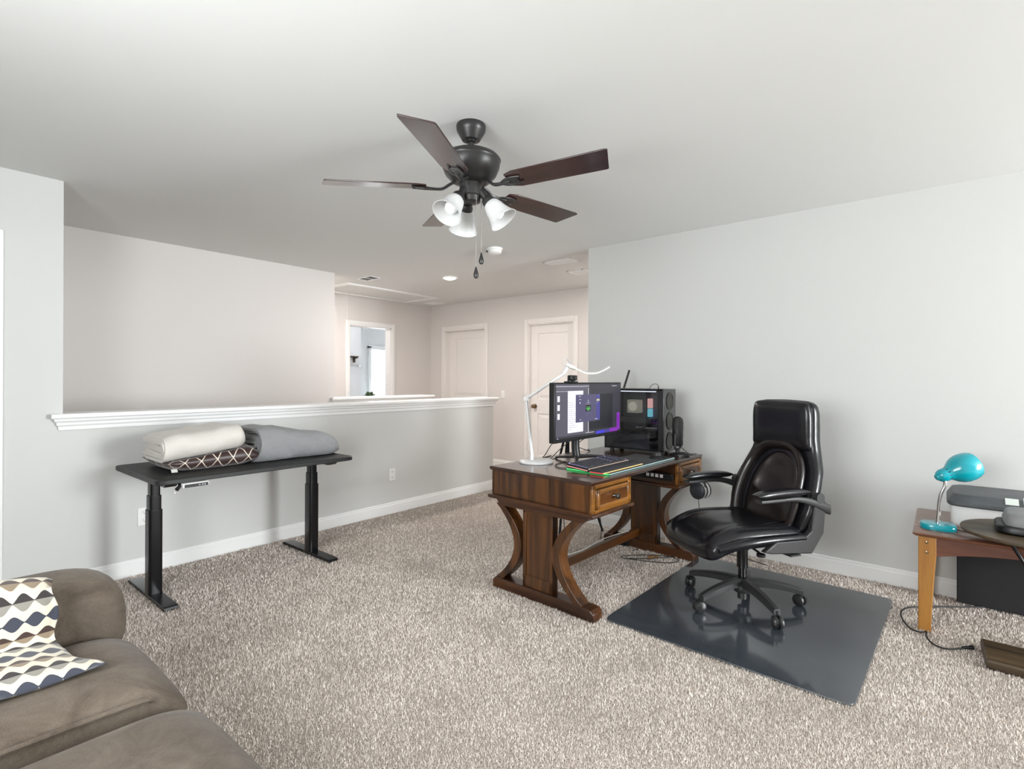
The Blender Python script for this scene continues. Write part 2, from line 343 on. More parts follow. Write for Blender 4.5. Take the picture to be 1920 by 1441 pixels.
def vent(x0, x1, y0, y1, label, nsl=6, ax='y', dark=True):
    o = T('ceiling_vent', label, 'vent', ((x0 + x1) / 2, (y0 + y1) / 2, HC), 0, 'flat ceiling vents'); a, b = (x1 - x0) / 2, (y1 - y0) / 2; f = .025; fr = M()
    for lo, hi in (((-a, -b), (a, -b + f)), ((-a, b - f), (a, b)), ((-a, -b), (-a + f, b)), ((a - f, -b), (a, b))): fr.b2((*lo, -.007), (*hi, 0))
    fr.out('frame', TRIM, o, bevel=.004)
    M().b2((-a + f, -b + f, -.003), (a - f, b - f, 0)).out('duct_opening', PLASTIC if dark else GREYP, o)
    for k in range(nsl):
        t = (k + .5) / nsl
        s = M()
        if ax == 'x': s.box((0, -b + f + (2 * b - 2 * f) * t, -.0035), (2 * a - 2 * f, .012, .0015), Matrix.Rotation(R(35), 3, 'X'))
        else: s.box((-a + f + (2 * a - 2 * f) * t, 0, -.0035), (.012, 2 * b - 2 * f, .0015), Matrix.Rotation(R(35), 3, 'Y'))
        s.out('louver', GREYP if dark else TRIM, o, flat=True)
    M().b2((-a, -.006, -.0075), (a, .006, -.004)).out('crossbar', TRIM, o)
vent(3.545, 3.715, 5.01, 5.29, 'dark louvred ceiling vent beside the attic hatch', 4, 'y')
vent(4.21, 4.385, 2.75, 3.085, 'white ceiling vent beside the smoke detector near the right wall corner', 9, 'y', False)
vent(5.36, 5.575, 5.925, 6.2, 'small ceiling vent in the far hall corner past the attic hatch', 9, 'y', False)
vent(4.72, 4.95, 2.93, 3.14, 'ceiling vent half hidden behind the end of the right wall', 9, 'y', False)
bl_ = bpy.data.lights.new('bath_fill_light', 'POINT'); bl_.energy = 15; bl_.shadow_soft_size = .1; bo_ = bpy.data.objects.new('bath_fill_light', bl_); COL.objects.link(bo_); bo_.location = (4.6, 7.4, 2.2)  # unseen fill light added to brighten the bathroom
at = T('attic_hatch', 'long white framed attic hatch in the hall ceiling', 'hatch', (4.37, 5.95, HC)); w = M()
for lo, hi in (((-.74, -.37), (.74, -.31)), ((-.74, .31), (.74, .37)), ((-.74, -.31), (-.68, .31)), ((.68, -.31), (.74, .31))): w.b2((*lo, -.018), (*hi, 0))
w.out('frame', TRIM, at, bevel=.003); M().b2((-.675, -.305, -.010), (.675, .305, -.001)).out('panel', CEIL, at)
pc = T('pull_cord', 'thin pull cord hanging from the attic hatch beside the doorway', 'cord', (4.03, 6.2, HC)); M().cyl((0, 0, -.42), (0, 0, -.011), .003, 6).out('cord', CORDW, pc); M().ball((0, 0, -.43), .014).out('knob', WHITEP, pc)
sd = T('smoke_detector', 'round white smoke detector on the ceiling', 'smoke detector', (3.50, 3.09, HC))
M().lathe([(.0, 0), (.07, 0), (.07, -.014), (.066, -.02)], n=32).out('base_plate', WHITEP, sd); M().lathe([(.062, -.019), (.060, -.040), (.045, -.052), (.02, -.055)], n=32).out('body', WHITEP, sd)
M().box((-.05, .045, -.03), (.02, .012, .012)).out('test_button', GREYP, sd)
def downlight(x, y, label, power):
    rl = T('recessed_light', label, 'ceiling light', (x, y, HC), 0, 'hall downlights')
    M().lathe([(.095, 0), (.095, -.006), (.075, -.010), (.07, -.004)], n=32).out('trim_ring', TRIM, rl); M().lathe([(.072, -.003), (.066, -.014), (.045, -.022), (.001, -.025)], n=32).out('lens', emis('downlight_lens', (1, .86, .66), 14), rl)
    dl = area('downlight', (x, y, HC - .028), (x, y, 0), .11, .11, power, (1, .92, .86)); dl.data.shape = 'DISK'
downlight(4.187, 4.387, 'lit round recessed downlight in the hall ceiling beyond the fan', 27)
downlight(3.32, 5.75, 'added fill downlight out of sight behind the stair back wall', 15)  # extra downlight added out of view to brighten the hall end
downlight(5.15, 2.75, 'added fill downlight out of sight behind the end of the right wall', 10)  # extra downlight added out of view to lift the knee wall end

# ------------------------------------------------------------ ceiling fan
FX, FY = 1.729, 1.674
fan = T('ceiling_fan', 'dark bronze ceiling fan with five walnut blades and three frosted lamps', 'fan', (FX, FY, HC))
M().lathe([(.066, 0), (.068, -.006), (.066, -.026), (.062, -.034), (.046, -.062), (.041, -.070), (.024, -.072)], n=32).out('canopy', BRONZE, fan)
M().lathe([(.024, -.066), (.024, -.078), (.013, -.082), (.013, -.125), (.02, -.128)], n=20).out('downrod', BRONZE, fan)
M().lathe([(.02, -.118), (.05, -.122), (.095, -.130), (.125, -.145), (.136, -.158), (.138, -.163), (.134, -.168), (.134, -.174), (.131, -.195), (.117, -.228), (.088, -.258), (.06, -.268), (.04, -.27)], n=44).out('motor_housing', BRONZE, fan)
M().lathe([(.04, -.265), (.052, -.27), (.052, -.325), (.046, -.330), (.044, -.352), (.03, -.358)], n=32).out('switch_housing', BRONZE, fan)
def blade(ang):
    a = R(ang); rt = Matrix.Rotation(a, 4, 'Z') @ Matrix.Translation((0, 0, -.288)) @ Matrix.Rotation(R(-11), 4, 'X')
    pts = [(.20, -.045), (.24, -.060), (.66, -.066), (.675, -.060), (.64, .062), (.63, .066), (.24, .060), (.20, .045)]
    b = M().prism(pts, 'z', -.003, .003).out('blade', W_BLADE, fan, bevel=.0015); b.matrix_local = rt
    i = M(); i.tube([(.075, 0, .024), (.10, 0, .010), (.13, 0, -.008), (.17, 0, -.010), (.21, 0, -.009)], lambda t: .010, 8, 4, .7)
    for s in (-1, 1): i.tube([(.165, 0, -.009), (.19, s * .018, -.009), (.22, s * .026, -.008), (.265, s * .020, -.007)], lambda t: .009 - .003 * t, 8, 4, .6)
    i.b2((.19, -.022, -.010), (.25, .022, -.004)); i.out('blade_iron', BRONZE, b)
for k in range(5): blade(-8.4 + 72 * k)
BULB = mat('frosted_bulb', (.9, .9, .9), .3, emit=(1, 1, 1), es=.12)  # fan lamps are off; a faint glow is put into the bulb colour
for az in (182, 58, -62):
    a = R(az); dr = Vector((math.cos(a) * .62, math.sin(a) * .62, -.78)).normalized(); o = Vector((math.cos(a) * .045, math.sin(a) * .045, -.305))
    lp = M().tube([o, o + dr * .035, o + dr * .06], .017, 12).lathe([(.024, 0), (.030, .012), (.030, .034), (.026, .038)], o + dr * .045, dr, 20).out('lamp_socket', BRONZE, fan)
    s = o + dr * .072
    M().lathe([(.028, 0), (.037, .010), (.043, .03), (.049, .06), (.058, .085), (.069, .105), (.066, .105), (.055, .083), (.046, .06), (.040, .03), (.034, .012), (.024, .004)], s, dr, 32, cap=False).out('glass_shade', FROST, lp)
    M().lathe([(.010, .0), (.014, .02), (.026, .045), (.029, .062), (.022, .08), (.006, .088)], s, dr, 20).out('bulb', BULB, lp)
for (x, y, zt, zb) in ((-.012, -.046, -.34, -.655), (.024, -.045, -.30, -.585)):
    c = M().cyl((x, y, zb), (x, y, zt), .0016, 6).out('pull_chain', CHROME, fan)
    M().lathe([(.002, 0), (.006, -.014), (.011, -.032), (.012, -.042), (.008, -.052), (.001, -.055)], (x, y, zb), n=16).out('pull_fob', BRONZE, c)

# ------------------------------------------------------------ black standing desk and what lies on it
SX, SY = 1.535, 3.585
st = T('standing_desk', 'black electric standing desk against the knee wall, blankets on top', 'desk', (SX, SY, 0)); HX, HY = .60, .395
top = M(); top.loft([[(x, y, z) for x, y in srect(0, 0, HX - d, HY - d, 26, 72)] for z, d in ((.704, .003), (.707, 0), (.727, 0), (.730, .003))]); top.out('tabletop', BLACKTOP, st)
for sx, lx in ((-1, 1.027 - SX), (1, 2.015 - SX)):
    f = M(); f.prism([(-.325, .005), (-.318, .022), (-.29, .026), (.29, .026), (.318, .022), (.325, .005)], 'x', lx - .036, lx + .036); f.out('foot', BLACK, st, bevel=.003)
    lg = M().loft([[(lx + x, y - .035, z) for x, y in srect(0, 0, .036, .041, 6, 32)] for z in (.024, .51)]).out('leg', BLACK, st)
    M().loft([[(lx + x, y - .035, z) for x, y in srect(0, 0, .031, .036, 6, 32)] for z in (.505, .592)]).out('middle_tube', BLACK, lg)
    M().loft([[(lx + x, y - .035, z) for x, y in srect(0, 0, .026, .031, 6, 32)] for z in (.585, .69)]).out('inner_tube', BLACK, lg)
    M().prism([(-.34, .704), (.34, .704), (.30, .675), (-.30, .675)], 'x', lx - .03, lx + .03).out('side_bracket', BLACK, st, bevel=.002)
M().b2((-.5, -.08, .668), (.5, -.04, .702)).b2((-.5, .02, .668), (.5, .06, .702)).out('crossbeam', BLACK, st, bevel=.002)
kp = M().box((-.42, -HY - .005, .690), (.13, .05, .026)).out('keypad', WHITEP, st, bevel=.006, label='white framed keypad under the front edge')
M().box((-.42, -HY - .031, .690), (.118, .002, .018)).out('keypad_face', PLASTIC, kp)
w = M()
for x in (-.405, -.39, -.378): w.box((x, -HY - .0325, .690), (.007, .001, .007))
w.out('buttons', mat('keypad_button', (.3, .32, .35), .4), kp)
pg = M().tube([(-.485, -HY + .04, .70), (-.49, -HY + .005, .692), (-.51, -HY - .01, .675)], lambda t: .006 + .005 * t, 10, 4).out('power_plug', PLASTIC, st)
w = M()
for s in (-.005, .005): w.box((-.522 , -HY - .016 + s, .662), (.014, .0015, .006), Matrix.Rotation(R(40), 3, 'Y'))
w.out('prongs', CHROME, pg)

def fold_polys(y0, y1, z0, z1, th, n, wav=0):
    """n nested U folds open toward +y; returns closed outlines in (y,z)"""
    out = []
    gap = th * 1.02
    for k in range(n):
        a0, a1 = z0 + k * gap, z1 - k * gap; r = (a1 - a0) / 2; yf = y0 + k * gap * .9
        ycen = yf + min(r, .075); e = y1 - k * .012 + (k % 2) * .02
        def arc(rad, rr): return [(ycen - rad * min(r, .075) / r * math.cos(t) * 1.0, (a0 + a1) / 2 + rad * math.sin(t)) for t in [PI / 2 - PI * i / 10 for i in range(11)]] if rr else []
        o = [(e, a1)] + arc(r, 1) + [(e, a0)]; i_ = [(e, a0 + th * .86)] + arc(r - th * .86, 1)[::-1] + [(e, a1 - th * .86)]
        out.append(o + i_)
    return out
def folded(name, label, cat, mt, x0, x1, y0, y1, z0, z1, th, n, wz, seed, endin=.03, skew=0, drop=0, tilt=0, group=None):
    rg = random.Random(seed); m = M(); NS = 40
    for pi, poly in enumerate(fold_polys(y0, y1, z0, z1, th, n)):
        rings = []
        ph = [rg.uniform(0, 6) for _ in range(4)]; off = rg.uniform(-.012, .012)
        for s in range(NS + 1):
            t = s / NS; x = x0 + off + (x1 - x0) * t
            e = 1 - (max(0, .12 - t) / .12) ** 2 * .05 - (max(0, t - .86) / .14) ** 2.2 * .55
            ring = []
            for (y, z) in poly:
                zz = z0 + (z - z0) * e * (1 - drop * t ** 1.5) + wz * (math.sin(9 * t + ph[0] + y * 7) * .5 + math.sin(23 * t + ph[1] + y * 15) * .3) * (1 if z > z0 + th else .15)
                yy = y + wz * .7 * math.sin(11 * t + ph[2] + z * 20) + skew * t + (1 - e) * .12 * (1 if y < (y0 + y1) / 2 else -1)
                ring.append((x + .006 * math.sin(17 * z + ph[3]) + (.004 * math.sin(30 * y + ph[1])), yy, max(zz, z0) + tilt * t))
            rings.append(ring)
        m.loft(rings)
    return tag(m.out(name, mt, ang=50), label, cat, group)
folded('folded_blanket', 'cream fleece blanket folded on top of the patterned cushion', 'blanket', CREAM, 1.03, 1.49, 3.36, 3.74, .792, .938, .021, 4, .008, 3, tilt=.052)
folded('folded_comforter', 'thick grey folded comforter on the right half of the standing desk', 'comforter', GREYC, 1.57, 2.15, 3.36, 3.80, .732, .955, .021, 5, .014, 9, drop=.42, skew=-.02)
def lattice_mat():
    m = bpy.data.materials.new('lattice_satin'); m.use_nodes = True; nt = m.node_tree; b = nt.nodes['Principled BSDF']
    uv = nt.nodes.new('ShaderNodeUVMap'); sx = nt.nodes.new('ShaderNodeSeparateXYZ'); nt.links.new(uv.outputs[0], sx.inputs[0])
    def mth(op, a, b2=None, c=None):
        n = nt.nodes.new('ShaderNodeMath'); n.operation = op
        for i, x in enumerate((a, b2, c)):
            if x is None: continue
            if isinstance(x, (int, float)): n.inputs[i].default_value = x
            else: nt.links.new(x, n.inputs[i])
        return n.outputs[0]
    u, v = sx.outputs[0], sx.outputs[1]
    u = mth('MULTIPLY', u, 6.0); v = mth('MULTIPLY', v, 3.6)
    w1 = mth('MULTIPLY', mth('SINE', mth('MULTIPLY', v, 2 * PI)), .16)
    d1 = mth('PINGPONG', mth('ADD', mth('ADD', u, v), w1), .5); d2 = mth('PINGPONG', mth('SUBTRACT', mth('SUBTRACT', u, v), w1), .5)
    d = mth('MINIMUM', d1, d2); line = mth('LESS_THAN', d, .035)
    mx = nt.nodes.new('ShaderNodeMix'); mx.data_type = 'RGBA'; nt.links.new(line, mx.inputs[0])
    mx.inputs[6].default_value = (.030, .012, .010, 1); mx.inputs[7].default_value = (.68, .58, .48, 1); nt.links.new(mx.outputs[2], b.inputs['Base Color'])
    b.inputs['Roughness'].default_value = .38; b.inputs['Sheen Weight'].default_value = .3
    return m
def pillow_mesh(name, cx, cy, hx, hy, z0, z1, mt, top=None, N=26):
    vs, fs, uv = [], [], []
    def g(t): return max(0, 1 - abs(t) ** 3.2) ** .55
    for side in (1, -1):
        for i in range(N + 1):
            for j in range(N + 1):
                a, b = -1 + 2 * i / N, -1 + 2 * j / N; h = g(a) * g(b); pin = 1 - .05 * (1 - abs(b)) * abs(a) ** 6; pin2 = 1 - .05 * (1 - abs(a)) * abs(b) ** 6
                zz = z0 + (z1 - z0) * (.34 + (.66 * h if side > 0 else -.34 * min(1, 1.4 * h)))
                if top is not None: zz = min(zz, top(cx + hx * a * pin, cy + hy * b * pin2))
                zz += .004 * math.sin(9 * a + 5 * b) * h * (side > 0)
                vs.append((cx + hx * a * pin, cy + hy * b * pin2, zz)); uv.append(((a + 1) / 2, (b + 1) / 2))
    K = (N + 1) ** 2
    for i in range(N):
        for j in range(N):
            p = i * (N + 1) + j; q = (p, p + N + 1, p + N + 2, p + 1); fs.append(q); fs.append(tuple(k + K for k in q[::-1]))
    me = bpy.data.meshes.new(name); me.from_pydata(vs, [], fs); ul = me.uv_layers.new(name='UVMap')
    for p in me.polygons:
        for li in p.loop_indices: ul.data[li].uv = uv[me.loops[li].vertex_index]
    bm = bmesh.new(); bm.from_mesh(me); bmesh.ops.remove_doubles(bm, verts=bm.verts, dist=.0004); bmesh.ops.recalc_face_normals(bm, faces=bm.faces); bm.to_mesh(me); bm.free()
    me.polygons.foreach_set('use_smooth', [True] * len(me.polygons)); me.materials.append(mt)
    o = bpy.data.objects.new(name, me); COL.objects.link(o); return o
lp_ = pillow_mesh('throw_pillow', 1.315, 3.62, .27, .235, .7305, .885, lattice_mat(), top=lambda x, y: .786 + .052 * max(0, x - 1.03) / .46 + (.0 if y > 3.40 and x < 1.52 else .06))
tag(lp_, 'dark brown satin cushion with cream lattice lines under the cream blanket', 'pillow')
M().add([(1.075, 3.43, .748), (1.105, 3.425, .748), (1.10, 3.395, .734), (1.07, 3.40, .734), (1.075, 3.43, .7485), (1.105, 3.425, .7485), (1.10, 3.395, .7345), (1.07, 3.40, .7345)], [(0, 1, 2, 3), (4, 5, 6, 7), (0, 1, 5, 4), (2, 3, 7, 6)]).out('care_tag', WHITEP, lp_, label='white care tag')

# ------------------------------------------------------------ walnut writing desk (local frame: x along the front, y to the back)
DX, DY, DA_ = 2.335, 1.392, -3.0; DW, DD = 1.392, .735; ZT = .748
dk = T('writing_desk', 'walnut trestle writing desk with two drawers carrying the computer', 'desk', (DX, DY, 0), DA_)
def dpt(x, y, z=0):
    a, b = rot2(x, y, R(DA_)); return (DX + a, DY + b, z)
top = M(); top.loft([[(x, y, z) for x, y in ((-d, -d), (DW + d, -d), (DW + d, DD + d), (-d, DD + d))] for z, d in ((ZT - .022, -.004), (ZT - .018, .0), (ZT - .006, .003), (ZT, -.002))]); top.out('desktop', W_TOP, dk, ang=25)
def case(x0, x1, name, inner):
    zb = .575
    b = M(); b.b2((x0, .012, zb), (x0 + .018, DD - .012, ZT - .022)); b.b2((x1 - .018, .012, zb), (x1, DD - .012, ZT - .022)); b.b2((x0, DD - .03, zb), (x1, DD - .012, ZT - .022)); b.b2((x0, .03, zb), (x1, DD - .03, zb + .015)); b.b2((x0 + .018, .04, zb + .015), (x1 - .018, .05, ZT - .022))
    c = b.out(name, W_Y if inner else W_Z, dk, bevel=.0015)
    f = M()  # face frame
    f.b2((x0, 0, zb), (x0 + .03, .02, ZT - .022)); f.b2((x1 - .03, 0, zb), (x1, .02, ZT - .022)); f.b2((x0, 0, ZT - .042), (x1, .02, ZT - .022)); f.b2((x0, 0, zb), (x1, .02, zb + .02)); f.out('face_frame', W_LITE, c, bevel=.002)
    m = M(); m.prism([(-.010, zb + .004), (-.016, zb - .004), (-.016, zb - .014), (-.008, zb - .018), (DD + .008, zb - .018), (DD + .016, zb - .014), (DD + .016, zb - .004), (DD + .010, zb + .004)], 'x', x0 - .012, x1 + .012); m.out('moulding', W_Y, c, bevel=.004)
    d0, d1, z0, z1 = x0 + .036, x1 - .036, zb + .024, ZT - .047
    dr = M(); dr.b2((d0, -.004, z0), (d1, .03, z1)); e = .022
    for lo, hi in (((d0, z0), (d1, z0 + e)), ((d0, z1 - e), (d1, z1)), ((d0, z0), (d0 + e, z1)), ((d1 - e, z0), (d1, z1))): dr.b2((lo[0], -.014, lo[1]), (hi[0], 0, hi[1]))
    dr = dr.out('drawer', W_LITE, dk, bevel=.005)
    M().b2((d0 + e - .002, -.009, z0 + e - .002), (d1 - e + .002, 0, z1 - e + .002)).out('drawer_panel', W_X, dr, bevel=.004)
    M().lathe([(.011, 0), (.009, .006), (.007, .014), (.014, .02), (.016, .027), (.012, .034), (.003, .036)], ((d0 + d1) / 2, -.008, (z0 + z1) / 2), (0, -1, 0), 20).out('drawer_knob', KNOB, dr, label='round pewter knob')
    return c
case(.006, .40, 'left_case', False); case(DW - .385, DW - .006, 'right_case', True)
for lo in ((.03, .17), (DW - .20, DW - .06)):
    M().prism([(.03, .557), (.045, .535), (.075, .518), (DD - .075, .518), (DD - .045, .535), (DD - .03, .557)], 'x', lo[0] - .01, lo[1] + .01).out('cleat', W_Y, dk, bevel=.003)
def trestle(x0, x1, flip):
    xm = (x0 + x1) / 2
    f = M().prism([(.015, 0), (.015, .045), (.03, .062), (.06, .066), (DD - .03, .066), (DD, .062), (DD + .015, .045), (DD + .015, 0)], 'x', x0, x1); f.out('foot_rail', W_Y, dk, bevel=.006)
    c0, c1 = .30, .52
    p = M().b2((xm - .02, c0, .064), (xm + .02, c1, .52)); fr = x0 + .02 - .004
    p.b2((xm - .026, c0, .064), (xm + .026, c0 + .024, .52)); p.b2((xm - .026, c1 - .024, .064), (xm + .026, c1, .52)); p.b2((xm - .026, c0, .064), (xm + .026, c1, .13)); p.b2((xm - .026, c0, .49), (xm + .026, c1, .52)); p.out('centre_panel', W_Z, dk, bevel=.002)
    for s in (0, 1):
        pts_o, pts_i = [], []
        for k in range(19):
            t = -1 + 2 * k / 18; z = .064 + .456 * (t + 1) / 2
            off = .150 * (abs(t) ** 1.9)  # distance from the panel
            for lst, e in ((pts_o, .056), (pts_i, .0)):
                y = (c0 - .004 - off - e + .0) if s == 0 else (c1 + .004 + off + e)
                lst.append((y, z))
        M().prism(pts_o + pts_i[::-1], 'x', xm - .038, xm + .038).out('curved_brace', W_Z, dk, bevel=.002)
trestle(.040, .130, 0); trestle(DW - .100, DW - .010, 1)
M().b2((.12, .445, .095), (DW - .05, .485, .15)).out('stretcher', W_X, dk, bevel=.004)
# power strip on the inner side of the right drawer case
ps = T('power_strip', 'black power strip with white sockets fixed inside the desk kneehole', 'power strip', dpt(DW - .398, .02, .612), DA_)
M().b2((-.03, 0, 0), (.0, .36, .045)).out('body', PLASTIC, ps, bevel=.003)
for k in range(4): M().box((-.0312, .075 + .033 * k, .026), (.003, .022, .022)).out('socket', WHITEP, ps, bevel=.001)

# ------------------------------------------------------------ computer gear on the desk
MT = T('monitor', 'wide black ultrawide monitor showing dark windows on the walnut desk', 'monitor', (2.85, 1.72, ZT + .001)); zb, zt = .158, .508
M().b2((-.395, -.012, zb), (.402, .028, zt)).out('housing', PLASTIC, MT, bevel=.005)
M().loft([[(x, y, z) for x, z in srect(0, .34, .28 * k, .13 * k, 6, 24)] for y, k in ((.028, 1), (.06, .8))]).out('rear_shell', PLASTIC, MT)
SCR = emis('screen_backdrop', (.035, .033, .045), 1.0); s0, s1, q0, q1 = -.385, .392, zb + .022, zt - .010
S_ = [emis('screen_backdrop', (.035, .033, .045)), emis('screen_panel', (.085, .08, .105)), emis('screen_page', (.78, .76, .86)), emis('screen_dialog', (.075, .068, .135)), emis('screen_blue', (.05, .045, .55)), emis('screen_purple', (.20, .03, .36)), emis('screen_green', (.10, .45, .10)), emis('screen_text', (.55, .55, .6)), emis('screen_dim', (.16, .15, .19)), emis('screen_dark', (.012, .012, .018)), emis('screen_yellow', (.45, .42, .25)), emis('screen_haze', (.055, .05, .24))]
scr = M()
def q(u0, v0, u1, v1, mi, lay):
    scr.cur = mi; y = -.0128 - .0002 * lay; X = lambda u: s0 + (s1 - s0) * u; Z = lambda v: q0 + (q1 - q0) * v
    scr.add([(X(u0), y, Z(v0)), (X(u1), y, Z(v0)), (X(u1), y, Z(v1)), (X(u0), y, Z(v1))], [(0, 1, 2, 3)])
q(0, 0, 1, 1, 0, 0); q(0, .04, .47, 1, 1, 1); q(.47, .10, .86, .80, 9, 1)
for k in range(8): q(.58 + .045 * k, .0, .63 + .045 * k, .055 + .004 * k, [4, 4, 4, 11, 11, 5, 5, 5][k], 1)
for k in range(6): q(.93 + .0, .03 + .05 * k, .985, .09 + .06 * k, 5, 2)
q(0, .955, .47, .965, 7, 2); q(0, .90, .47, .905, 8, 2); q(.005, .865, .17, .872, 7, 2); q(.02, .93, .44, .938, 8, 2)
for v in (.68, .52, .36): q(.022, v, .052, v + .105, 2, 2)
q(.16, .09, .38, .875, 2, 2)
for k in range(14): q(.17, .15 + .038 * k, .17 + .05 + .1 * ((k * 37 % 10) / 10), .155 + .038 * k, 8, 3)
q(.455, .06, .462, .93, 7, 2); q(.42, .045, .55, .055, 7, 2)
q(.27, .27, .64, .80, 3, 4); q(.585, .29, .64, .79, 11, 5)
for u, v in ((.33, .76), (.335, .70), (.62, .76), (.34, .31), (.61, .70)): q(u - .012, v, u + .012, v + .012, 7, 5)
q(.325, .625, .34, .655, 7, 5); q(.585, .66, .635, .70, 10, 6); q(.59, .62, .60, .635, 10, 6)
q(.42, .60, .49, .625, 8, 5); q(.415, .47, .495, .595, 9, 5); q(.425, .545, .487, .555, 6, 6); q(.425, .51, .487, .53, 6, 6); q(.44, .485, .475, .50, 6, 6); q(.435, .645, .475, .652, 7, 5); q(.452, .67, .46, .69, 7, 5); q(.43, .43, .48, .436, 8, 5); q(.42, .40, .45, .405, 8, 5); q(.56, .30, .60, .312, 7, 6)
q(.845, .955, .93, .965, 7, 1); q(.02, .005, .032, .022, 7, 3)
so = scr.out('screen', S_, MT, flat=True)
M().tube([(0, .05, .34), (0, .085, .30), (0, .10, .12), (0, .09, .03)], .026, 14, 5).out('stand_neck', PLASTIC, MT)
for s, ex, ey in ((-1, -.10, .03), (1, .27, .04), (0, .03, .27)):
    M().tube([(0, .09, .035), (ex * .5, .09 + (ey - .09) * .5, .024), (ex, ey, .009)], lambda t: .018 - .009 * t, 10, 4, .8).out('stand_leg', GPLASTIC, MT)
wc = T('webcam', 'small black webcam clipped on top of the monitor', 'webcam', (2.655, 1.715, ZT + .509)); M().b2((-.035, -.012, .012), (.035, .018, .044)).out('body', PLASTIC, wc, bevel=.006)
M().b2((-.052, -.018, 0), (.03, .03, .008)).b2((-.02, .015, -.04), (.02, .03, .004)).b2((-.01, -.01, .006), (.01, .012, .015)).out('clip', PLASTIC, wc, bevel=.002); M().cyl((.006, -.010, .028), (.006, -.016, .028), .010, 16).out('lens', GPLASTIC, wc)
# LED desk mat
LG, LB = emis('led_green', (.10, .75, .22), 1.0), emis('led_ice', (.5, .72, .72), .65)
mt_ = T('desk_mat', 'grey gaming desk mat with glowing green and ice blue edge', 'desk mat', (2.56, 1.415, ZT + .001), -2)
M().b2((0, 0, 0), (.83, .285, .004)).out('pad', mat('mat_cloth', (.05, .052, .055), .7), mt_, bevel=.001)
M().tube([(.006, 0, .004), (0, .006, .004), (0, .285, .004)], .0036, 8).out('left_light_edge', LG, mt_, label='glowing green edge'); M().tube([(.006, 0, .004), (.83, 0, .004)], .003, 8).out('front_light_edge', LB, mt_, label='pale ice blue glowing edge')
kb = T('keyboard', 'black mechanical keyboard with backlit keys', 'keyboard', (2.775, 1.605, ZT + .006), -2)
tl = Matrix.Rotation(R(5), 3, 'X')
M().box((0, 0, .016), (.455, .15, .022), tl).out('case', PLASTIC, kb, bevel=.004)
KEY = mat('keycap', (.03, .03, .038), .5); w = M(); g = M()
for r in range(6):
    y = -.058 + r * .0215; n = 21; x = -.212
    for k in range(n):
        if k in (14, 18) and r not in (0,): continue
        wd = .0165 if not (r == 0 and 5 < k < 11) else .0185
        c = tl @ Vector((x + .0201 * k + .0, y, .018)); w.loft([[(c.x - a, c.y - b, c.z + z + .016), (c.x + a, c.y - b, c.z + z + .016), (c.x + a, c.y + b, c.z + z + .016), (c.x - a, c.y + b, c.z + z + .016)] for z, a, b in ((-.008, wd / 2, .009), (.001, wd / 2 - .002, .007))])
w.out('keycaps', KEY, kb)['kind'] = 'stuff'
M().box((0, .002, .0285), (.44, .135, .002), tl).out('backlight', emis('key_backlight', (.30, .28, .55), 1.0), kb); M().box((0, -.0755, .016), (.45, .003, .006), tl).out('front_light', emis('kb_front_light', (.85, .65, .5), .8), kb)
M().box((-.2285, 0, .014), (.003, .14, .006), tl).out('side_light', emis('kb_side_light', (.8, .35, .3), .7), kb)
wr = T('wrist_rest', 'black wrist rest with glowing yellow edge before the keyboard', 'wrist rest', (2.765, 1.478, ZT + .006), -2)
M().loft([[(x, y, z) for y, z in ((-.045, 0), (-.045, .008), (-.03, .018), (.03, .022), (.045, .018), (.045, 0))] for x in (-.225, .225)]).out('pad', mat('rest_foam', (.022, .022, .025), .55), wr, bevel=.003)
M().tube([(-.226, .04, .004), (-.226, -.046, .004)], .003, 6).out('left_glow_edge', emis('led_red', (.8, .06, .08), .9), wr); M().tube([(-.226, -.047, .005), (.226, -.047, .005)], .003, 6).out('front_glow_edge', emis('led_yellow', (.85, .62, .25), .9), wr)
# computer tower
PX, PY = 3.49, 1.515
pc = T('computer_tower', 'black computer tower with glass side and lit parts on the walnut desk', 'computer', (PX, PY, ZT)); TW, TD, TH, z0 = .212, .455, .445, .016
def glass(name, tint, gl=.12):
    m = bpy.data.materials.new(name); m.use_nodes = True; nt = m.node_tree; nt.nodes.remove(nt.nodes['Principled BSDF'])
    t = nt.nodes.new('ShaderNodeBsdfTransparent'); t.inputs[0].default_value = (*tint, 1); g = nt.nodes.new('ShaderNodeBsdfGlossy'); g.inputs['Roughness'].default_value = .04
    lw = nt.nodes.new('ShaderNodeFresnel'); lw.inputs[0].default_value = 1.5; mx = nt.nodes.new('ShaderNodeMixShader')
    nt.links.new(lw.outputs[0], mx.inputs[0]); nt.links.new(t.outputs[0], mx.inputs[1]); nt.links.new(g.outputs[0], mx.inputs[2]); nt.links.new(mx.outputs[0], nt.nodes['Material Output'].inputs[0]); return m
cs = M(); cs.b2((.006, 0, z0), (TW, TD, z0 + .015)); cs.b2((.006, 0, z0 + TH - .015), (TW, TD, z0 + TH)); cs.b2((TW - .006, 0, z0), (TW, TD, z0 + TH)); cs.b2((.006, TD - .01, z0), (TW, TD, z0 + TH))
cs.b2((0, 0, z0), (.03, .03, z0 + TH)).b2((0, TD - .012, z0), (.012, TD, z0 + TH)).b2((0, 0, z0), (.01, TD, z0 + .012)).b2((0, 0, z0 + TH - .012), (.01, TD, z0 + TH)); cs.out('chassis', PLASTIC, pc, bevel=.002)
M().b2((-.003, .028, z0 + .004), (.001, TD - .006, z0 + TH - .004)).out('glass_panel', glass('tinted_glass', (.72, .72, .74)), pc, flat=True)
fp = M().b2((.0, -.012, z0), (TW, .0, z0 + TH)).out('front_panel', mat('gloss_front', (.02, .021, .022), .18, coat=.4), pc, bevel=.004)
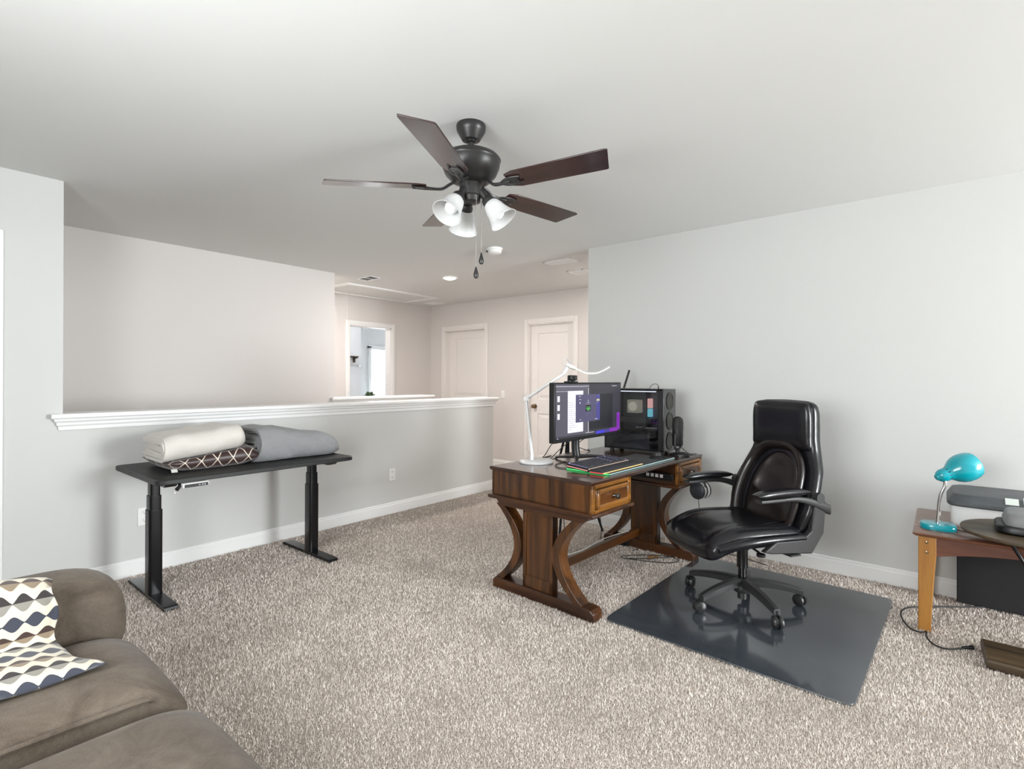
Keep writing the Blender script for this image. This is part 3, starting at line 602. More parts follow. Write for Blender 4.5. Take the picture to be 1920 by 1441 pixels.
for k in range(3): M().lathe([(.062, 0), (.064, .003), (.052, .004), (.05, .001)], (TW / 2, -.0125, z0 + .075 + .142 * k), (0, -1, 0), 32).out('fan_ring', mat('fan_ring_metal', (.045, .042, .036), .3, metal=.6), fp)
mb = M().b2((TW - .02, .06, z0 + .13), (TW - .012, TD - .06, z0 + TH - .03)).out('motherboard', mat('board_dark', (.10, .10, .105), .5), pc)
M().b2((TW - .09, TD - .22, z0 + .26), (TW - .02, TD - .12, z0 + .36)).out('cooler_block', mat('cooler_metal', (.5, .49, .42), .35, emit=(.5, .48, .36), es=.35), pc, bevel=.008)
M().lathe([(.034, 0), (.034, .004), (.026, .005)], (TW - .0905, TD - .17, z0 + .31), (-1, 0, 0), 24).out('cooler_emblem', mat('cooler_cap', (.7, .68, .58), .3, emit=(.8, .77, .6), es=.5), pc)
M().b2((TW - .06, TD - .30, z0 + .30), (TW - .02, TD - .275, z0 + .37)).out('memory_light_pink', emis('ram_pink', (.95, .55, .5), 1.1), pc); M().b2((TW - .06, TD - .30, z0 + .235), (TW - .02, TD - .275, z0 + .295)).out('memory_light_cyan', emis('ram_cyan', (.25, .75, .85), 1.0), pc)
M().b2((TW - .12, TD - .33, z0 + .19), (TW - .02, TD - .03, z0 + .225)).out('graphics_card', mat('card_grey', (.12, .12, .11), .4), pc, bevel=.004); M().b2((.012, .1, z0 + .015), (TW - .02, TD - .01, z0 + .115)).out('supply_shroud', mat('shroud', (.07, .072, .08), .4), pc, bevel=.003)
M().b2((TW - .1, TD - .37, z0 + .152), (TW - .03, TD - .2, z0 + .162)).out('slot_bar', mat('slot_grey', (.4, .42, .42), .4), pc)
M().b2((.02, .06, z0 + TH - .022), (.035, TD - .05, z0 + TH - .016)).out('interior_fill', emis('interior_fill_glow', (.85, .9, 1), 2.2), pc)  # glowing strip added to brighten the parts inside the case
w = M()
for k in range(7): w.tube([(TW - .05, .10 + .01 * k, z0 + .22 - .012 * k), (TW - .1, .16 + .02 * k, z0 + .17 - .008 * k), (TW - .06, .28 + .01 * k, z0 + .10)], .004, 6, 6)
w.out('internal_cables', CORD, pc)
for x in (.03, TW - .03):
    for y in (.04, TD - .05): M().cyl((x, y, 0), (x, y, z0), .016, 14).out('foot', GPLASTIC, pc)
an = M().tube([(.30, TD - .0, z0 + TH - .10), (.31, TD, z0 + TH + .0), (.40, TD - .0, z0 + TH + .14)], lambda t: .010 - .001 * t, 8); an.box((.25, TD - .004, z0 + TH - .10), (.12, .02, .02)); an.out('antenna', PLASTIC, pc, label='black rod antenna sticking up at the rear')
M().tube([(.005, .03, z0 + TH), (.008, .03, z0 + TH + .016), (.02, .05, z0 + TH + .035), (.06, .10, z0 + TH + .03), (.09, .14, z0 + TH)], .002, 6, 6).cyl((.005, .03, z0 + TH), (.005, .03, z0 + TH + .018), .004, 8).out('top_cable', CORD, pc)
# microphone, puck, mouse
mc = T('microphone', 'black desktop microphone standing before the computer tower', 'microphone', (3.565, 1.432, ZT)); MIC = mat('mic_black', (.025, .025, .026), .35, metal=.3)
M().lathe([(.0, 0), (.058, 0), (.058, .006), (.05, .012), (.015, .018), (.012, .05)], n=28).out('base', PLASTIC, mc)
for s in (-1, 1): M().tube([(0, 0, .04), (s * .042, 0, .05), (s * .047, 0, .10), (s * .042, 0, .15)], .008, 8, 4).out('yoke_arm', GPLASTIC, mc)
bd = M().lathe([(.006, .062), (.032, .066), (.037, .078), (.037, .18)], n=28).out('body', MIC, mc); M().lathe([(.0375, .178), (.0375, .228), (.032, .255), (.017, .268), (.002, .272)], n=28).out('grille', mat('mic_mesh', (.02, .02, .02), .6, bump=.5, bscale=900), bd)
M().cyl((0, -.036, .11), (0, -.042, .11), .007, 12).out('volume_knob', CHROME, bd)
pk = T('volume_dial', 'round black domed dial puck at the front edge of the tower', 'dial', (3.305, 1.468, ZT + .005)); M().lathe([(0, 0), (.054, 0), (.054, .008), (.044, .015), (.030, .018)], n=28).out('base', PLASTIC, pk); M().lathe([(.030, .017), (.029, .036), (.02, .043), (.001, .044)], n=28).out('dial', GPLASTIC, pk)
ms = T('computer_mouse', 'small black computer mouse beside the microphone base', 'mouse', (3.50, 1.375, ZT), 20); M().loft([[(x, y, z) for x, y in srect(0, 0, .03 * k, .05 * k, 2.4, 24)] for z, k in ((0, .95), (.012, 1), (.024, .85), (.032, .5), (.034, .1))]).out('shell', PLASTIC, ms); M().cyl((-.004, .025, .028), (.004, .025, .028), .009, 12).out('scroll_wheel', GPLASTIC, ms)
# headphones hung under the right drawer
hp = T('headphones', 'black and white headphones hanging under the right end of the walnut desk', 'headphones', (3.545, 1.265, .55), -108)
for s in (-1, 1):
    d = Vector((0, s, 0)); cu = M().lathe([(.0, .036), (.048, .034), (.058, .026), (.059, .018)], (0, s * .012, -.02), d, 28).out('ear_cup', mat('cup_navy', (.02, .022, .028), .45), hp)
    M().lathe([(.058, .018), (.058, .001)], (0, s * .008, -.02), d, 28).out('silver_band', mat('cup_silver', (.55, .55, .53), .45), cu, label='pale silver band'); M().lathe([(.056, .001), (.053, -.010), (.025, -.010)], (0, s * .008, -.02), d, 28).out('ear_pad', PLASTIC, cu)
    if s < 0:
        w = M()
        for k in range(7): w.box((-.030 + .010 * k, -.0442, -.016 - .002 * (k % 2)), (.0085, .0015, .008))
        w.out('lettering', WHITEP, cu)
M().tube([(.045, -.02, -.02), (.045, -.01, .03), (.03, 0, .06), (0, 0, .07), (-.03, 0, .06), (-.045, .01, .03), (-.045, .02, -.02)], .006, 8, 5).out('headband', PLASTIC, hp)
M().tube([(0, 0, .072), (0, .01, .075), (.0, .05, .03)], .004, 6, 3).out('hook', KNOB, hp); M().tube([(0, -.02, -.068), (.004, -.02, -.12), (.010, -.015, -.17), (.014, -.01, -.30)], .0022, 6, 6).out('cable', CORD, hp)
# white desk lamp: arm plane runs across the room diagonal
bx, by = 2.66, 1.99; lam = T('desk_lamp', 'white articulated desk lamp with curved light bar on round base', 'lamp', (bx, by, ZT)); cx_, cy_ = .636, -.771
def LP(s, z): return (cx_ * s, cy_ * s, z)
M().lathe([(0, 0), (.104, 0), (.108, .004), (.108, .012), (.10, .018), (.0, .018)], n=40).out('base', WHITEM, lam)
M().tube([LP(-.028, .016), LP(-.028, .06)], .012, 14).out('post', WHITEM, lam); la = M().tube([LP(-.028, .045), LP(-.066, .404)], .0105, 12).out('lower_arm', WHITEM, lam); ua = M().tube([LP(-.066, .404), LP(.175, .567)], .010, 12).tube([LP(.168, .562), LP(.196, .605)], .013, 10).out('upper_arm', WHITEM, lam)
nr = Vector((-.771, -.636, 0))
M().lathe([(.004, -.016), (.016, -.014), (.016, .014), (.004, .016)], LP(-.066, .404), nr, 20).out('elbow_joint', WHITEM, la); M().lathe([(.020, -.010), (.026, -.010), (.026, .010), (.020, .010)], LP(.188, .632), nr, 28, cap=False).out('ring_handle', CHROME, ua)
w = M(); w.tube([LP(.188, .622), LP(.215, .610), LP(.25, .595)], lambda t: .016 - .004 * t, 10, 4); w.out('head_joint', WHITEM, lam)
hd = [(p.x, p.y) for p in smooth_path([(.205, .612, 0), (.235, .603, 0), (.28, .583, 0), (.322, .570, 0), (.389, .575, 0), (.461, .611, 0)], 5)]
rg, rl2 = [], []
for i, (s, z) in enumerate(hd):
    cw = .024; rg.append([Vector(LP(s, z)) + nr * a + Vector((0, 0, b - .22 * a)) for a, b in ((-cw, .006), (cw, .006), (cw, 0), (-cw, 0))]); rl2.append([Vector(LP(s, z)) + nr * a + Vector((0, 0, b - .22 * a)) for a, b in ((-cw + .003, .0), (cw - .003, .0), (cw - .003, -.004), (-cw + .003, -.004))])
lh = M().loft(rg).out('light_bar', WHITEM, lam); M().loft(rl2).out('diffuser', LED, lh)
M().tube([LP(-.02, .05), Vector(LP(-.05, .06)) - nr * .02, Vector(LP(-.062, .10)) - nr * .02, LP(-.03, .16)], .0018, 6, 6).tube([LP(-.04, .38), LP(-.096, .385), LP(-.11, .41), LP(-.09, .437), LP(-.05, .428)], .0018, 6, 6).out('cord', CORDW, lam)

def cable(name, pts, label, r=.0028, m=CORD, sm=7, cat='cable'):
    return tag(M().tube(pts, r, 7, sm).out(name, m, ang=60), label, cat, 'loose cables around the walnut desk' if name == 'cable' else None)
z_ = ZT + .004
cable('cable', [(2.84, 1.83, ZT + .17), (2.78, 1.93, ZT + .13), (2.76, 2.0, ZT + .03), (2.80, 2.06, z_), (2.95, 2.08, z_)], 'black cable looping down behind the left end of the monitor')
cable('cable', [(2.88, 1.83, ZT + .16), (2.84, 1.92, ZT + .08), (2.80, 1.98, z_), (2.9, 2.0, z_), (3.05, 2.07, z_)], 'thin black cable falling beside the monitor stand')
cable('cable', [(2.60, 1.66, z_), (2.58, 1.76, z_), (2.66, 1.84, z_), (2.80, 1.86, z_)], 'black keyboard cable curling on the desk before the white lamp')
cable('cable', [(3.12, 1.84, ZT + .17), (3.10, 1.95, ZT + .09), (3.18, 2.02, ZT + .05), (3.32, 2.0, z_), (3.4, 2.06, z_)], 'black cable drooping between monitor stand and tower')
cable('cable', [(3.59, 1.42, ZT + .06), (3.615, 1.40, ZT + .03), (3.64, 1.375, z_), (3.66, 1.36, z_), (3.69, 1.345, z_)], 'black microphone cable running to the front right desk corner')
cable('cable', [dpt(.52, .62, .72), dpt(.56, .60, .4), dpt(.48, .52, .2), dpt(.40, .42, .006), dpt(.25, .43, .004)], 'black cord hanging behind the desk kneehole to the carpet')
cable('cable', [dpt(.86, .72, .72), dpt(.92, .66, .5), dpt(1.05, .64, .3), dpt(1.18, .70, .12), dpt(1.25, .75, .01)], 'black cord slanting behind the right trestle of the desk')
cable('cable', [(3.745, 1.46, .014), (3.60, 1.50, .014), (3.44, 1.62, .014), (3.36, 1.74, .014), (3.40, 1.76, .014), (3.53, 1.64, .014), (3.60, 1.50, .014), (3.55, 1.42, .014), (3.46, 1.47, .014), (3.40, 1.60, .014), (3.36, 1.73, .014)], 'tangle of black cord lying on the carpet by the right desk foot')
cable('cable', [(3.72, 1.52, .014), (3.80, 1.35, .014), (3.92, 1.20, .014), (3.90, 1.05, .014), (3.86, .93, .014)], 'black cord on the carpet between desk foot and right baseboard', .003)
cable('cable', [dpt(.20, .47, .155), dpt(.35, .50, .152), dpt(.6, .47, .152), dpt(.9, .5, .152), dpt(1.2, .47, .152)], 'pale cord lying along the desk stretcher', .003, CORDW)
ch = M().ball((0, 0, .012), .03, (1, .8, .4)).ball((.05, -.02, .008), .025, (1.4, .5, .3)).out('cable_tie', mat('amber_tie', (.25, .13, .04), .6)); ch.location = (3.50, 1.60, 0); tag(ch, 'brown crumpled tie lying inside the floor cord loop', 'tie')
pa = T('power_adapter', 'black power adapter on the carpet at the far end of the stretcher', 'adapter', (3.66, 1.905, 0), 15); M().loft([[(x, y, z) for x, y in srect(0, 0, .035 * k, .055 * k, 4, 24)] for z, k in ((.004, .92), (.012, 1), (.05, 1), (.06, .9))]).out('body', PLASTIC, pa); M().tube([(0, -.055, .03), (0, -.09, .02), (-.05, -.13, .006), (-.12, -.10, .005)], .003, 6, 5).out('lead', CORD, pa)
tp = T('tripod_stand', 'thin black tripod stand behind the walnut desk', 'tripod', (3.62, 2.38, 0)); M().cyl((0, 0, .30), (0, 0, 1.27), .010, 10).out('pole', BLACK, tp); M().cyl((0, 0, .80), (0, 0, .88), .022, 12).out('collar', BLACK, tp)
for a in (200, 320, 80): M().tube([(.02 * math.cos(R(a)), .02 * math.sin(R(a)), .86), (.30 * math.cos(R(a)), .30 * math.sin(R(a)), .01)], .010, 8).out('leg', BLACK, tp)

# ------------------------------------------------------------ chair mat and office chair
MATG = mat('smoked_mat', (.045, .053, .064), .09, spec=1.0, coat=.7, vary=.18, vscale=7, bump=.012, bscale=14)
cm = M(); cm.loft([[(x, y, z) for x, y in srect(0, 0, .665 - d, .562 - d, 34, 88)] for z, d in ((.006, .002), (.009, 0), (.012, .002))])
cm = cm.out('chair_mat', MATG); cm.location = (3.095, .800, 0); cm.rotation_euler = (0, 0, R(-1.9)); tag(cm, 'dark glossy glass chair mat on the carpet under the office chair', 'chair mat')
CX, CY = 3.14, .88; Z0 = .013
chr_ = T('office_chair', 'black leather executive office chair with padded arms on the mat', 'chair', (CX, CY, Z0), 60)
b = M().lathe([(.0, .060), (.045, .062), (.052, .075), (.048, .125), (.036, .138), (.0, .138)], n=28).cyl((0, 0, .022), (0, 0, .066), .026, 20).out('base_hub', GPLASTIC, chr_)
for k in range(5):
    a = R(11 - 60 + 72 * k); ca, sa = math.cos(a), math.sin(a); rings = []
    for i in range(11):
        t = i / 10; r = .03 + .285 * t; z = .122 - .040 * t ** 2.2; hw = .029 - .010 * t; hh = .024 - .007 * t
        rings.append([(ca * r - sa * x, sa * r + ca * x, z + zz) for x, zz in ((-hw, -hh), (-hw, hh * .3), (-hw * .55, hh * .8), (hw * .55, hh * .8), (hw, hh * .3), (hw, -hh))])
    M().loft(rings).out('base_arm', GPLASTIC, chr_, ang=30)
    r = .312; sp = R([40, 120, 75, 150, 10][k]); cx, cy = ca * r, sa * r; d = Vector((math.cos(sp), math.sin(sp), 0)); n = Vector((-d.y, d.x, 0)); o = Vector((cx, cy, .0325)) + d * .012
    cs = M().cyl((cx, cy, .05), (cx, cy, .085), .008, 10); cs.lathe([(.026, -.006), (.026, .006)], o, n, 20); cs = cs.out('caster', PLASTIC, chr_)
    for s in (-1, 1): M().lathe([(.010, 0), (.0325, .0), (.0335, .009), (.029, .017), (.014, .022), (.0, .0225)], o + n * s * .006, n * s, 24).out('caster_wheel', mat('caster_black', (.02, .02, .021), .3), cs)
M().lathe([(.022, .13), (.022, .20), (.030, .20), (.030, .30), (.036, .302), (.036, .37)], n=24).out('gas_column', BLACK, chr_)
ml = M().b2((-.10, -.10, .355), (.10, .17, .385)).out('tilt_mechanism', PLASTIC, chr_, bevel=.006); M().cyl((0.03, .10, .30), (0.03, .10, .36), .034, 20).out('tension_knob', PLASTIC, ml)
M().tube([(-.10, -.02, .36), (-.20, -.05, .355), (-.25, -.06, .352)], .006, 8).b2((-.30, -.10, .345), (-.235, -.03, .353)).out('height_lever', GPLASTIC, ml); M().tube([(-.1, .06, .36), (-.20, .08, .35)], .006, 8).lathe([(.022, 0), (.022, .014), (.01, .018)], (-.215, .085, .335), (0, 0, 1), 16).out('tilt_knob', PLASTIC, ml)
# seat: loft along y
rings = []
for i in range(29):
    t = i / 28; y = -.20 + .575 * t
    e = min(1, ((t + .02) / .14) ** .5 if t < .12 else 1) * (1 if t < .86 else max(.12, 1 - ((t - .86) / .14) ** 2.4) ** .55)
    dr = .012 * math.sin(PI * t) - (.055 * max(0, (t - .62) / .38) ** 2) + .010 * (1 - t)
    hw = .255 * (.93 + .07 * math.sin(PI * min(1, t * 1.2))) * (1 if t < .9 else 1 - .10 * ((t - .9) / .1) ** 2); zc = .415 + dr; hh = .058 * e + .012 * t
    ring = []
    for k in range(44):
        a = 2 * PI * k / 44; c, s = math.cos(a), math.sin(a); x = hw * math.copysign(abs(c) ** .55, c); z = hh * math.copysign(abs(s) ** .62, s)
        if s > 0:
            u = abs(x) / hw; z += .014 * math.exp(-((u - .80) / .13) ** 2) * e - .010 * math.exp(-(u / .5) ** 2) - .007 * math.exp(-((u - .62) / .03) ** 2)
        xr, yr = rot2(x, y - .1, R(-6)); ring.append((xr, yr + .1, zc + z))
    rings.append(ring)
seat = M().loft(rings).out('seat', LEATHER, chr_, sub=1, ang=180)
for s in (-1, 1):
    M().tube([(*(lambda a: (a[0], a[1] + .1))(rot2(x, y - .1, R(-6))), z) for x, y, z in ((s * .250, -.17, .432), (s * .262, .0, .437), (s * .262, .15, .432), (s * .252, .26, .418), (s * .232, .335, .398))], lambda t: .030 - .006 * abs(2 * t - 1), 12, 6, .8).out('side_bolster', LEATHER, seat)
    M().tube([(s * .16, -.15, .487), (s * .168, .05, .485), (s * .17 - .012, .20, .482), (s * .16 - .018, .30, .466)], .0035, 6, 6).out('seam_piping', LEATHER, seat)
# backrest shell: loft upward
def back_axis(z):  # rear surface y and half width and thickness by height
    zs = [.40, .46, .55, .66, .76, .85, .93, 1.0, 1.08, 1.125, 1.150]
    yc = np.interp(z, zs, [-.195, -.215, -.245, -.285, -.325, -.342, -.345, -.345, -.343, -.338, -.330])
    hw = np.interp(z, zs, [.235, .262, .285, .285, .262, .225, .208, .208, .208, .200, .165]); th = np.interp(z, zs, [.055, .06, .062, .062, .062, .060, .060, .060, .058, .048, .022]); return float(yc), float(hw), float(th)
rings = []
for i in range(32):
    z = .40 + .75 * i / 31; yc, hw, th = back_axis(z); ring = []
    for k in range(40):
        a = 2 * PI * k / 40; c, s = math.cos(a), math.sin(a); x = hw * math.copysign(abs(c) ** .6, c); y = th * math.copysign(abs(s) ** .7, s) + .055 * (abs(x) / .28) ** 2
        ring.append((x, yc + y - .012, z))
    rings.append(ring)
bk = M().loft(rings).out('backrest', LEATHER, chr_, sub=1, ang=180)
rings = []
for i in range(15):
    t = i / 14; z = .86 + .285 * t; yc, hw, th = back_axis(min(z, 1.11)); b_ = (1 - abs(2 * t - 1) ** 3) ** .5 if 0 < t < 1 else .05; ring = []
    for k in range(36):
        a = 2 * PI * k / 36; c, s = math.cos(a), math.sin(a); x = (hw - .006) * (.9 + .1 * b_) * math.copysign(abs(c) ** .5, c); y = .046 * (.25 + .75 * b_) * math.copysign(abs(s) ** .8, s)
        ring.append((x, yc + .040 + y + .03 * (abs(x) / .28) ** 2, z))
    rings.append(ring)
M().loft(rings).out('headrest_pad', LEATHER, chr_, sub=1, ang=180)
def arch(u, k=1.0):  # inverted U in the back plane, u in 0..1
    a = PI * u; x = .205 * k * math.copysign(abs(math.cos(a)) ** .75, math.cos(a)); z = .60 + (.285 * k) * math.sin(a) ** .85 if 0 < u < 1 else .60
    return x, z
pts = [(.175, .43), (.195, .50), (.205, .58)] + [arch(i / 16) for i in range(1, 16)] + [(-.205, .58), (-.195, .50), (-.175, .43)]
M().tube([(x, back_axis(z)[0] + .060 + .03 * (abs(x) / .2) ** 2, z) for x, z in pts], .030, 12, 3, .7).out('lumbar_arch', LEATHERB, chr_)
rings = []
for i in range(15):
    t = i / 14; z = .43 + .42 * t; yc, _, _ = back_axis(z); hw = .185 * (1 - max(0, (t - .3) / .7) ** 2.6) ** .5 if t < 1 else .02; hw = max(hw, .02); b_ = math.sin(PI * (.12 + .8 * t)) ** .6
    rings.append([(hw * math.copysign(abs(math.cos(a)) ** .6, math.cos(a)), yc + .035 + .05 * b_ * math.sin(a), z) for a in [2 * PI * k / 32 for k in range(32)]])
M().loft(rings).out('lumbar_pad', LEATHERB, chr_, sub=1, ang=180)
for s in (-1, 1):
    xo = s * .275
    # padded armrest
    rg = []
    for i in range(15):
        t = i / 14; y = .185 - .355 * t; e = (1 - abs(2 * t - 1) ** 4) ** .5 if 0 < t < 1 else .25; rg.append([(xo + x, y, .672 + z + .006 * math.sin(PI * t)) for x, z in srect(0, 0, .036 * (.6 + .4 * e), .020 * e, 3, 20)])
    ap = M().loft(rg).out('arm_pad', LEATHER, chr_)
    # curved arm support under the pad, down to the pivot
    rg = []
    for i in range(17):
        t = i / 16; y = .165 - .475 * t; z = .643 + .0 * t - .075 * max(0, (t - .45) / .55) ** 1.6; hh = .010 + .018 * max(0, (t - .3) / .7) ** 1.2; rg.append([(xo + s * (.012 * t) + x, y, z + zz) for x, zz in srect(0, 0, .024 - .006 * t, hh, 4, 16)])
    M().loft(rg).out('arm_support', GPLASTIC, chr_); M().cyl((xo - .02 * s, -.235, .635), (xo + .03 * s, -.235, .635), .028, 20).out('arm_pivot', GPLASTIC, chr_)
    # angled side frame
    pr = [(.145, .385), (.06, .432), (-.12, .425), (-.185, .468), (-.205, .60), (-.255, .64), (-.285, .61), (-.268, .445), (-.185, .345), (.09, .372)]
    M().prism(pr, 'x', xo + s * .006 - .016, xo + s * .006 + .016).out('side_frame', GPLASTIC, chr_, bevel=.006)
    M().b2((s * .10 - .02 if s > 0 else -.27, -.06, .365), (.27 if s > 0 else -.10 + .02, .02, .385)).out('cross_arm', PLASTIC, chr_)

# ------------------------------------------------------------ right-hand low table and its things
ZS = .505
tb = T('end_table', 'low honey and cherry wood table by the right wall with teal lamp', 'table', (3.37, .115, 0))
top = M(); ex, ey = .645, -.95
pl2 = [(0, 0)]; pl2 = [(.0, -.0), (ex, .0), (ex, ey), (0, ey)]
top.loft([[(x, y, z) for x, y in ((-d, d), (ex, d), (ex, ey), (-d, ey))] for z, d in ((ZS - .020, -.012), (ZS - .012, .0), (ZS - .004, .004), (ZS, -.004))]); top.out('tabletop', W_TTOP, tb, ang=30)
def leg(x, y):
    l = M(); l.loft([[(x + a, y + b, z) for a, b in ((0, 0), (.055, 0), (.055, -w), (0, -w))] for z, w in ((0, .052), (.10, .055), (.30, .066), (.40, .073), (ZS - .02, .072))]); return l.out('leg', W_HONEY, tb, bevel=.004)
l1 = leg(.026, -.020); leg(.56, -.020); leg(.026, -.86); leg(.56, -.86)
for z in (.455, .405): M().lathe([(.008, 0), (.007, .003), (.001, .005)], (.026, -.054, z), (-1, 0, 0), 14).out('peg', BRASS, l1)
ap = [( -.09, ZS - .02)] + [(-.86, ZS - .02), (-.86, .40)] + [(-.09 - .77 * (1 - t), .385 + .055 * math.sin(PI * t) ** .8 + 0 * t) for t in [i / 12 for i in range(1, 12)]] + [(-.09, .388)]
M().prism(ap, 'x', .032, .052).out('apron', W_RED, tb, bevel=.002); M().prism([(.08, ZS - .02), (.56, ZS - .02), (.56, .40), (.08, .40)], 'y', -.05, -.03).out('end_apron', W_RED, tb, bevel=.002)
# teal gooseneck lamp
tl_ = T('gooseneck_lamp', 'teal gooseneck table lamp with chrome neck on the low table', 'lamp', (3.528, .018, ZS)); cx_, cy_ = .12, -.993
def TP(s, z, n=0): return (cx_ * s - cy_ * n, cy_ * s + cx_ * n, z)
M().loft([[TP(a * 1.0, z, b_) for a, b_ in srect(0, 0, .076 * k, .062 * k, 2.8, 32)] for z, k in ((0, .97), (.004, 1), (.022, 1), (.028, .95), (.030, .8))]).out('base', TEAL, tl_)
nk = M().tube([TP(.0, .03), TP(.002, .075)], .011, 12).out('neck_collar', CHROME, tl_); M().tube([TP(.002, .06), TP(.004, .12), TP(.012, .18), TP(.028, .23), TP(.026, .275)], .0085, 12, 5).out('gooseneck', CHROME, tl_)
ax = Vector(TP(.80, .37, .42)).normalized(); o = Vector(TP(.0, .268))
sd_ = M().lathe([(.004, -.012), (.014, -.010), (.021, .0), (.026, .004), (.033, .018), (.034, .034), (.034, .052), (.043, .066), (.057, .084), (.067, .104), (.0725, .128), (.073, .150), (.069, .172), (.064, .186), (.061, .185), (.069, .15), (.06, .11), (.03, .08), (.004, .07)], o, ax, 36).out('lamp_shade', TEAL, tl_)
w = M()
xx, yy, zz = basis(ax)
for k in range(12):
    a = 2 * PI * k / 12; d = xx * math.cos(a) + yy * math.sin(a); c = o + ax * .048 + d * .0336; w.box(c, (.001, .004, .020), Matrix((d, ax.cross(d), ax)).transposed())
w.out('vent_slots', PLASTIC, sd_)
M().tube([TP(.07, .006), TP(.12, .004, -.02), TP(.2, .004, -.04), TP(.3, .004, -.03)], .003, 6, 5).out('cord', CORD, tl_)
# printer: white tub with a dark grey lid
pr = T('printer', 'white printer with dark grey lid and paper labels at the right edge', 'printer', (3.62, -.035, ZS))
def rr(x0, x1, y0, y1, z): return [(x, y, z) for x, y in [((x0 + x1) / 2 + a, (y0 + y1) / 2 + b_) for a, b_ in srect(0, 0, (x1 - x0) / 2, (y1 - y0) / 2, 9, 40)]]
M().loft([rr(.015, .34, -.42, -.0, 0), rr(.01, .345, -.425, .0, .01), rr(.0, .35, -.43, .005, .115)]).out('body', WHITEP, pr)
M().loft([rr(-.012, .36, -.445, .012, .113), rr(-.018, .362, -.45, .018, .120), rr(-.018, .362, -.45, .018, .135), rr(.02, .345, -.42, -.005, .172), rr(.06, .33, -.40, -.03, .178)]).out('lid', GREYP, pr, ang=25)
M().box((.008, -.235, .1635), (.04, .05, .001), Matrix.Rotation(R(-44), 3, 'Y')).out('paper_label', mat('paper', (.62, .66, .62), .8), pr); p2 = M().box((.008, -.315, .1640), (.06, .075, .001), Matrix.Rotation(R(-44), 3, 'Y')).out('printed_label', mat('paper_white', (.78, .8, .82), .8), pr)
M().lathe([(.020, 0), (.020, .001)], (.0075, -.317, .1645), (-.69, 0, .72), 20).out('blue_emblem', mat('label_blue', (.12, .24, .55), .6), p2)
# round-topped tray table standing in front, cut by the frame edge
ct = T('tray_table', 'round dark wood tray table with plank foot at right frame edge', 'table', (3.36, -.33, 0))
M().lathe([(.0, .562), (.22, .562), (.262, .566), (.266, .574), (.263, .580), (.0, .582)], n=56).out('round_top', W_DARK, ct); M().cyl((.0, .09, .535), (.0, .09, .557), .03, 20).out('top_mount', PLASTIC, ct)
M().tube([(-.02, .09, .54), (-.04, .0, .36), (-.05, -.06, .24), (-.05, -.14, .08)], .008, 10).out('strut', BLACK, ct)
M().loft([[(x, y, z) for x, y in ((-.235 - d, .175 + d), (.01 + d, .185 + d), (.01 + d, -.30), (-.235 - d, -.30))] for z, d in ((0.004, 0), (.01, .003), (.036, .003), (.044, -.004))]).out('foot_plank', W_DARK, ct)
cb = T('storage_case', 'grey and black clamshell case on the round tray table', 'case', (3.34, -.36, .583))
M().loft([[(.07 * 0 + x, y, z) for x, y in srect(.02, -.02, .12 * k, .19 * k, 5, 36)] for z, k in ((0, .94), (.008, 1), (.03, 1), (.036, .97))]).out('tray', PLASTIC, cb)
M().loft([[(x, y, z) for x, y in srect(.03, -.03, .115 * k, .175 * k, 6, 36)] for z, k in ((.036, .97), (.05, .98), (.085, .92), (.092, .86))]).out('lid', mat('mid_grey_plastic', (.22, .225, .23), .5), cb)
# dark panel leaning under the table, cords, black case
bp = M().box((3.965, -.43, .245), (.04, .73, .47), Matrix.Rotation(R(3.5), 3, 'Y')).out('black_panel', mat('black_felt', (.012, .012, .014), .8, bump=.3, bscale=300), bevel=.004); tag(bp, 'tall flat black panel leaning on the wall under the low table', 'panel')
cable('extension_cord', [(3.93, -.18, .014), (3.72, .08, .014), (3.62, .16, .014), (3.50, .17, .014), (3.36, .13, .014), (3.335, .085, .014), (3.36, .06, .014), (3.30, .06, .014), (3.22, .03, .014), (3.21, -.02, .014), (3.27, -.08, .014)], 'black power cord looping on the carpet around the low table leg', .004)
w = M().tube([(3.265, -.075, .016), (3.285, -.10, .017), (3.295, -.112, .017)], lambda t: .006 + .005 * t, 8, 3).out('cord_plug', PLASTIC); tag(w, 'black plug lying at the end of the floor cord by the plank foot', 'plug')

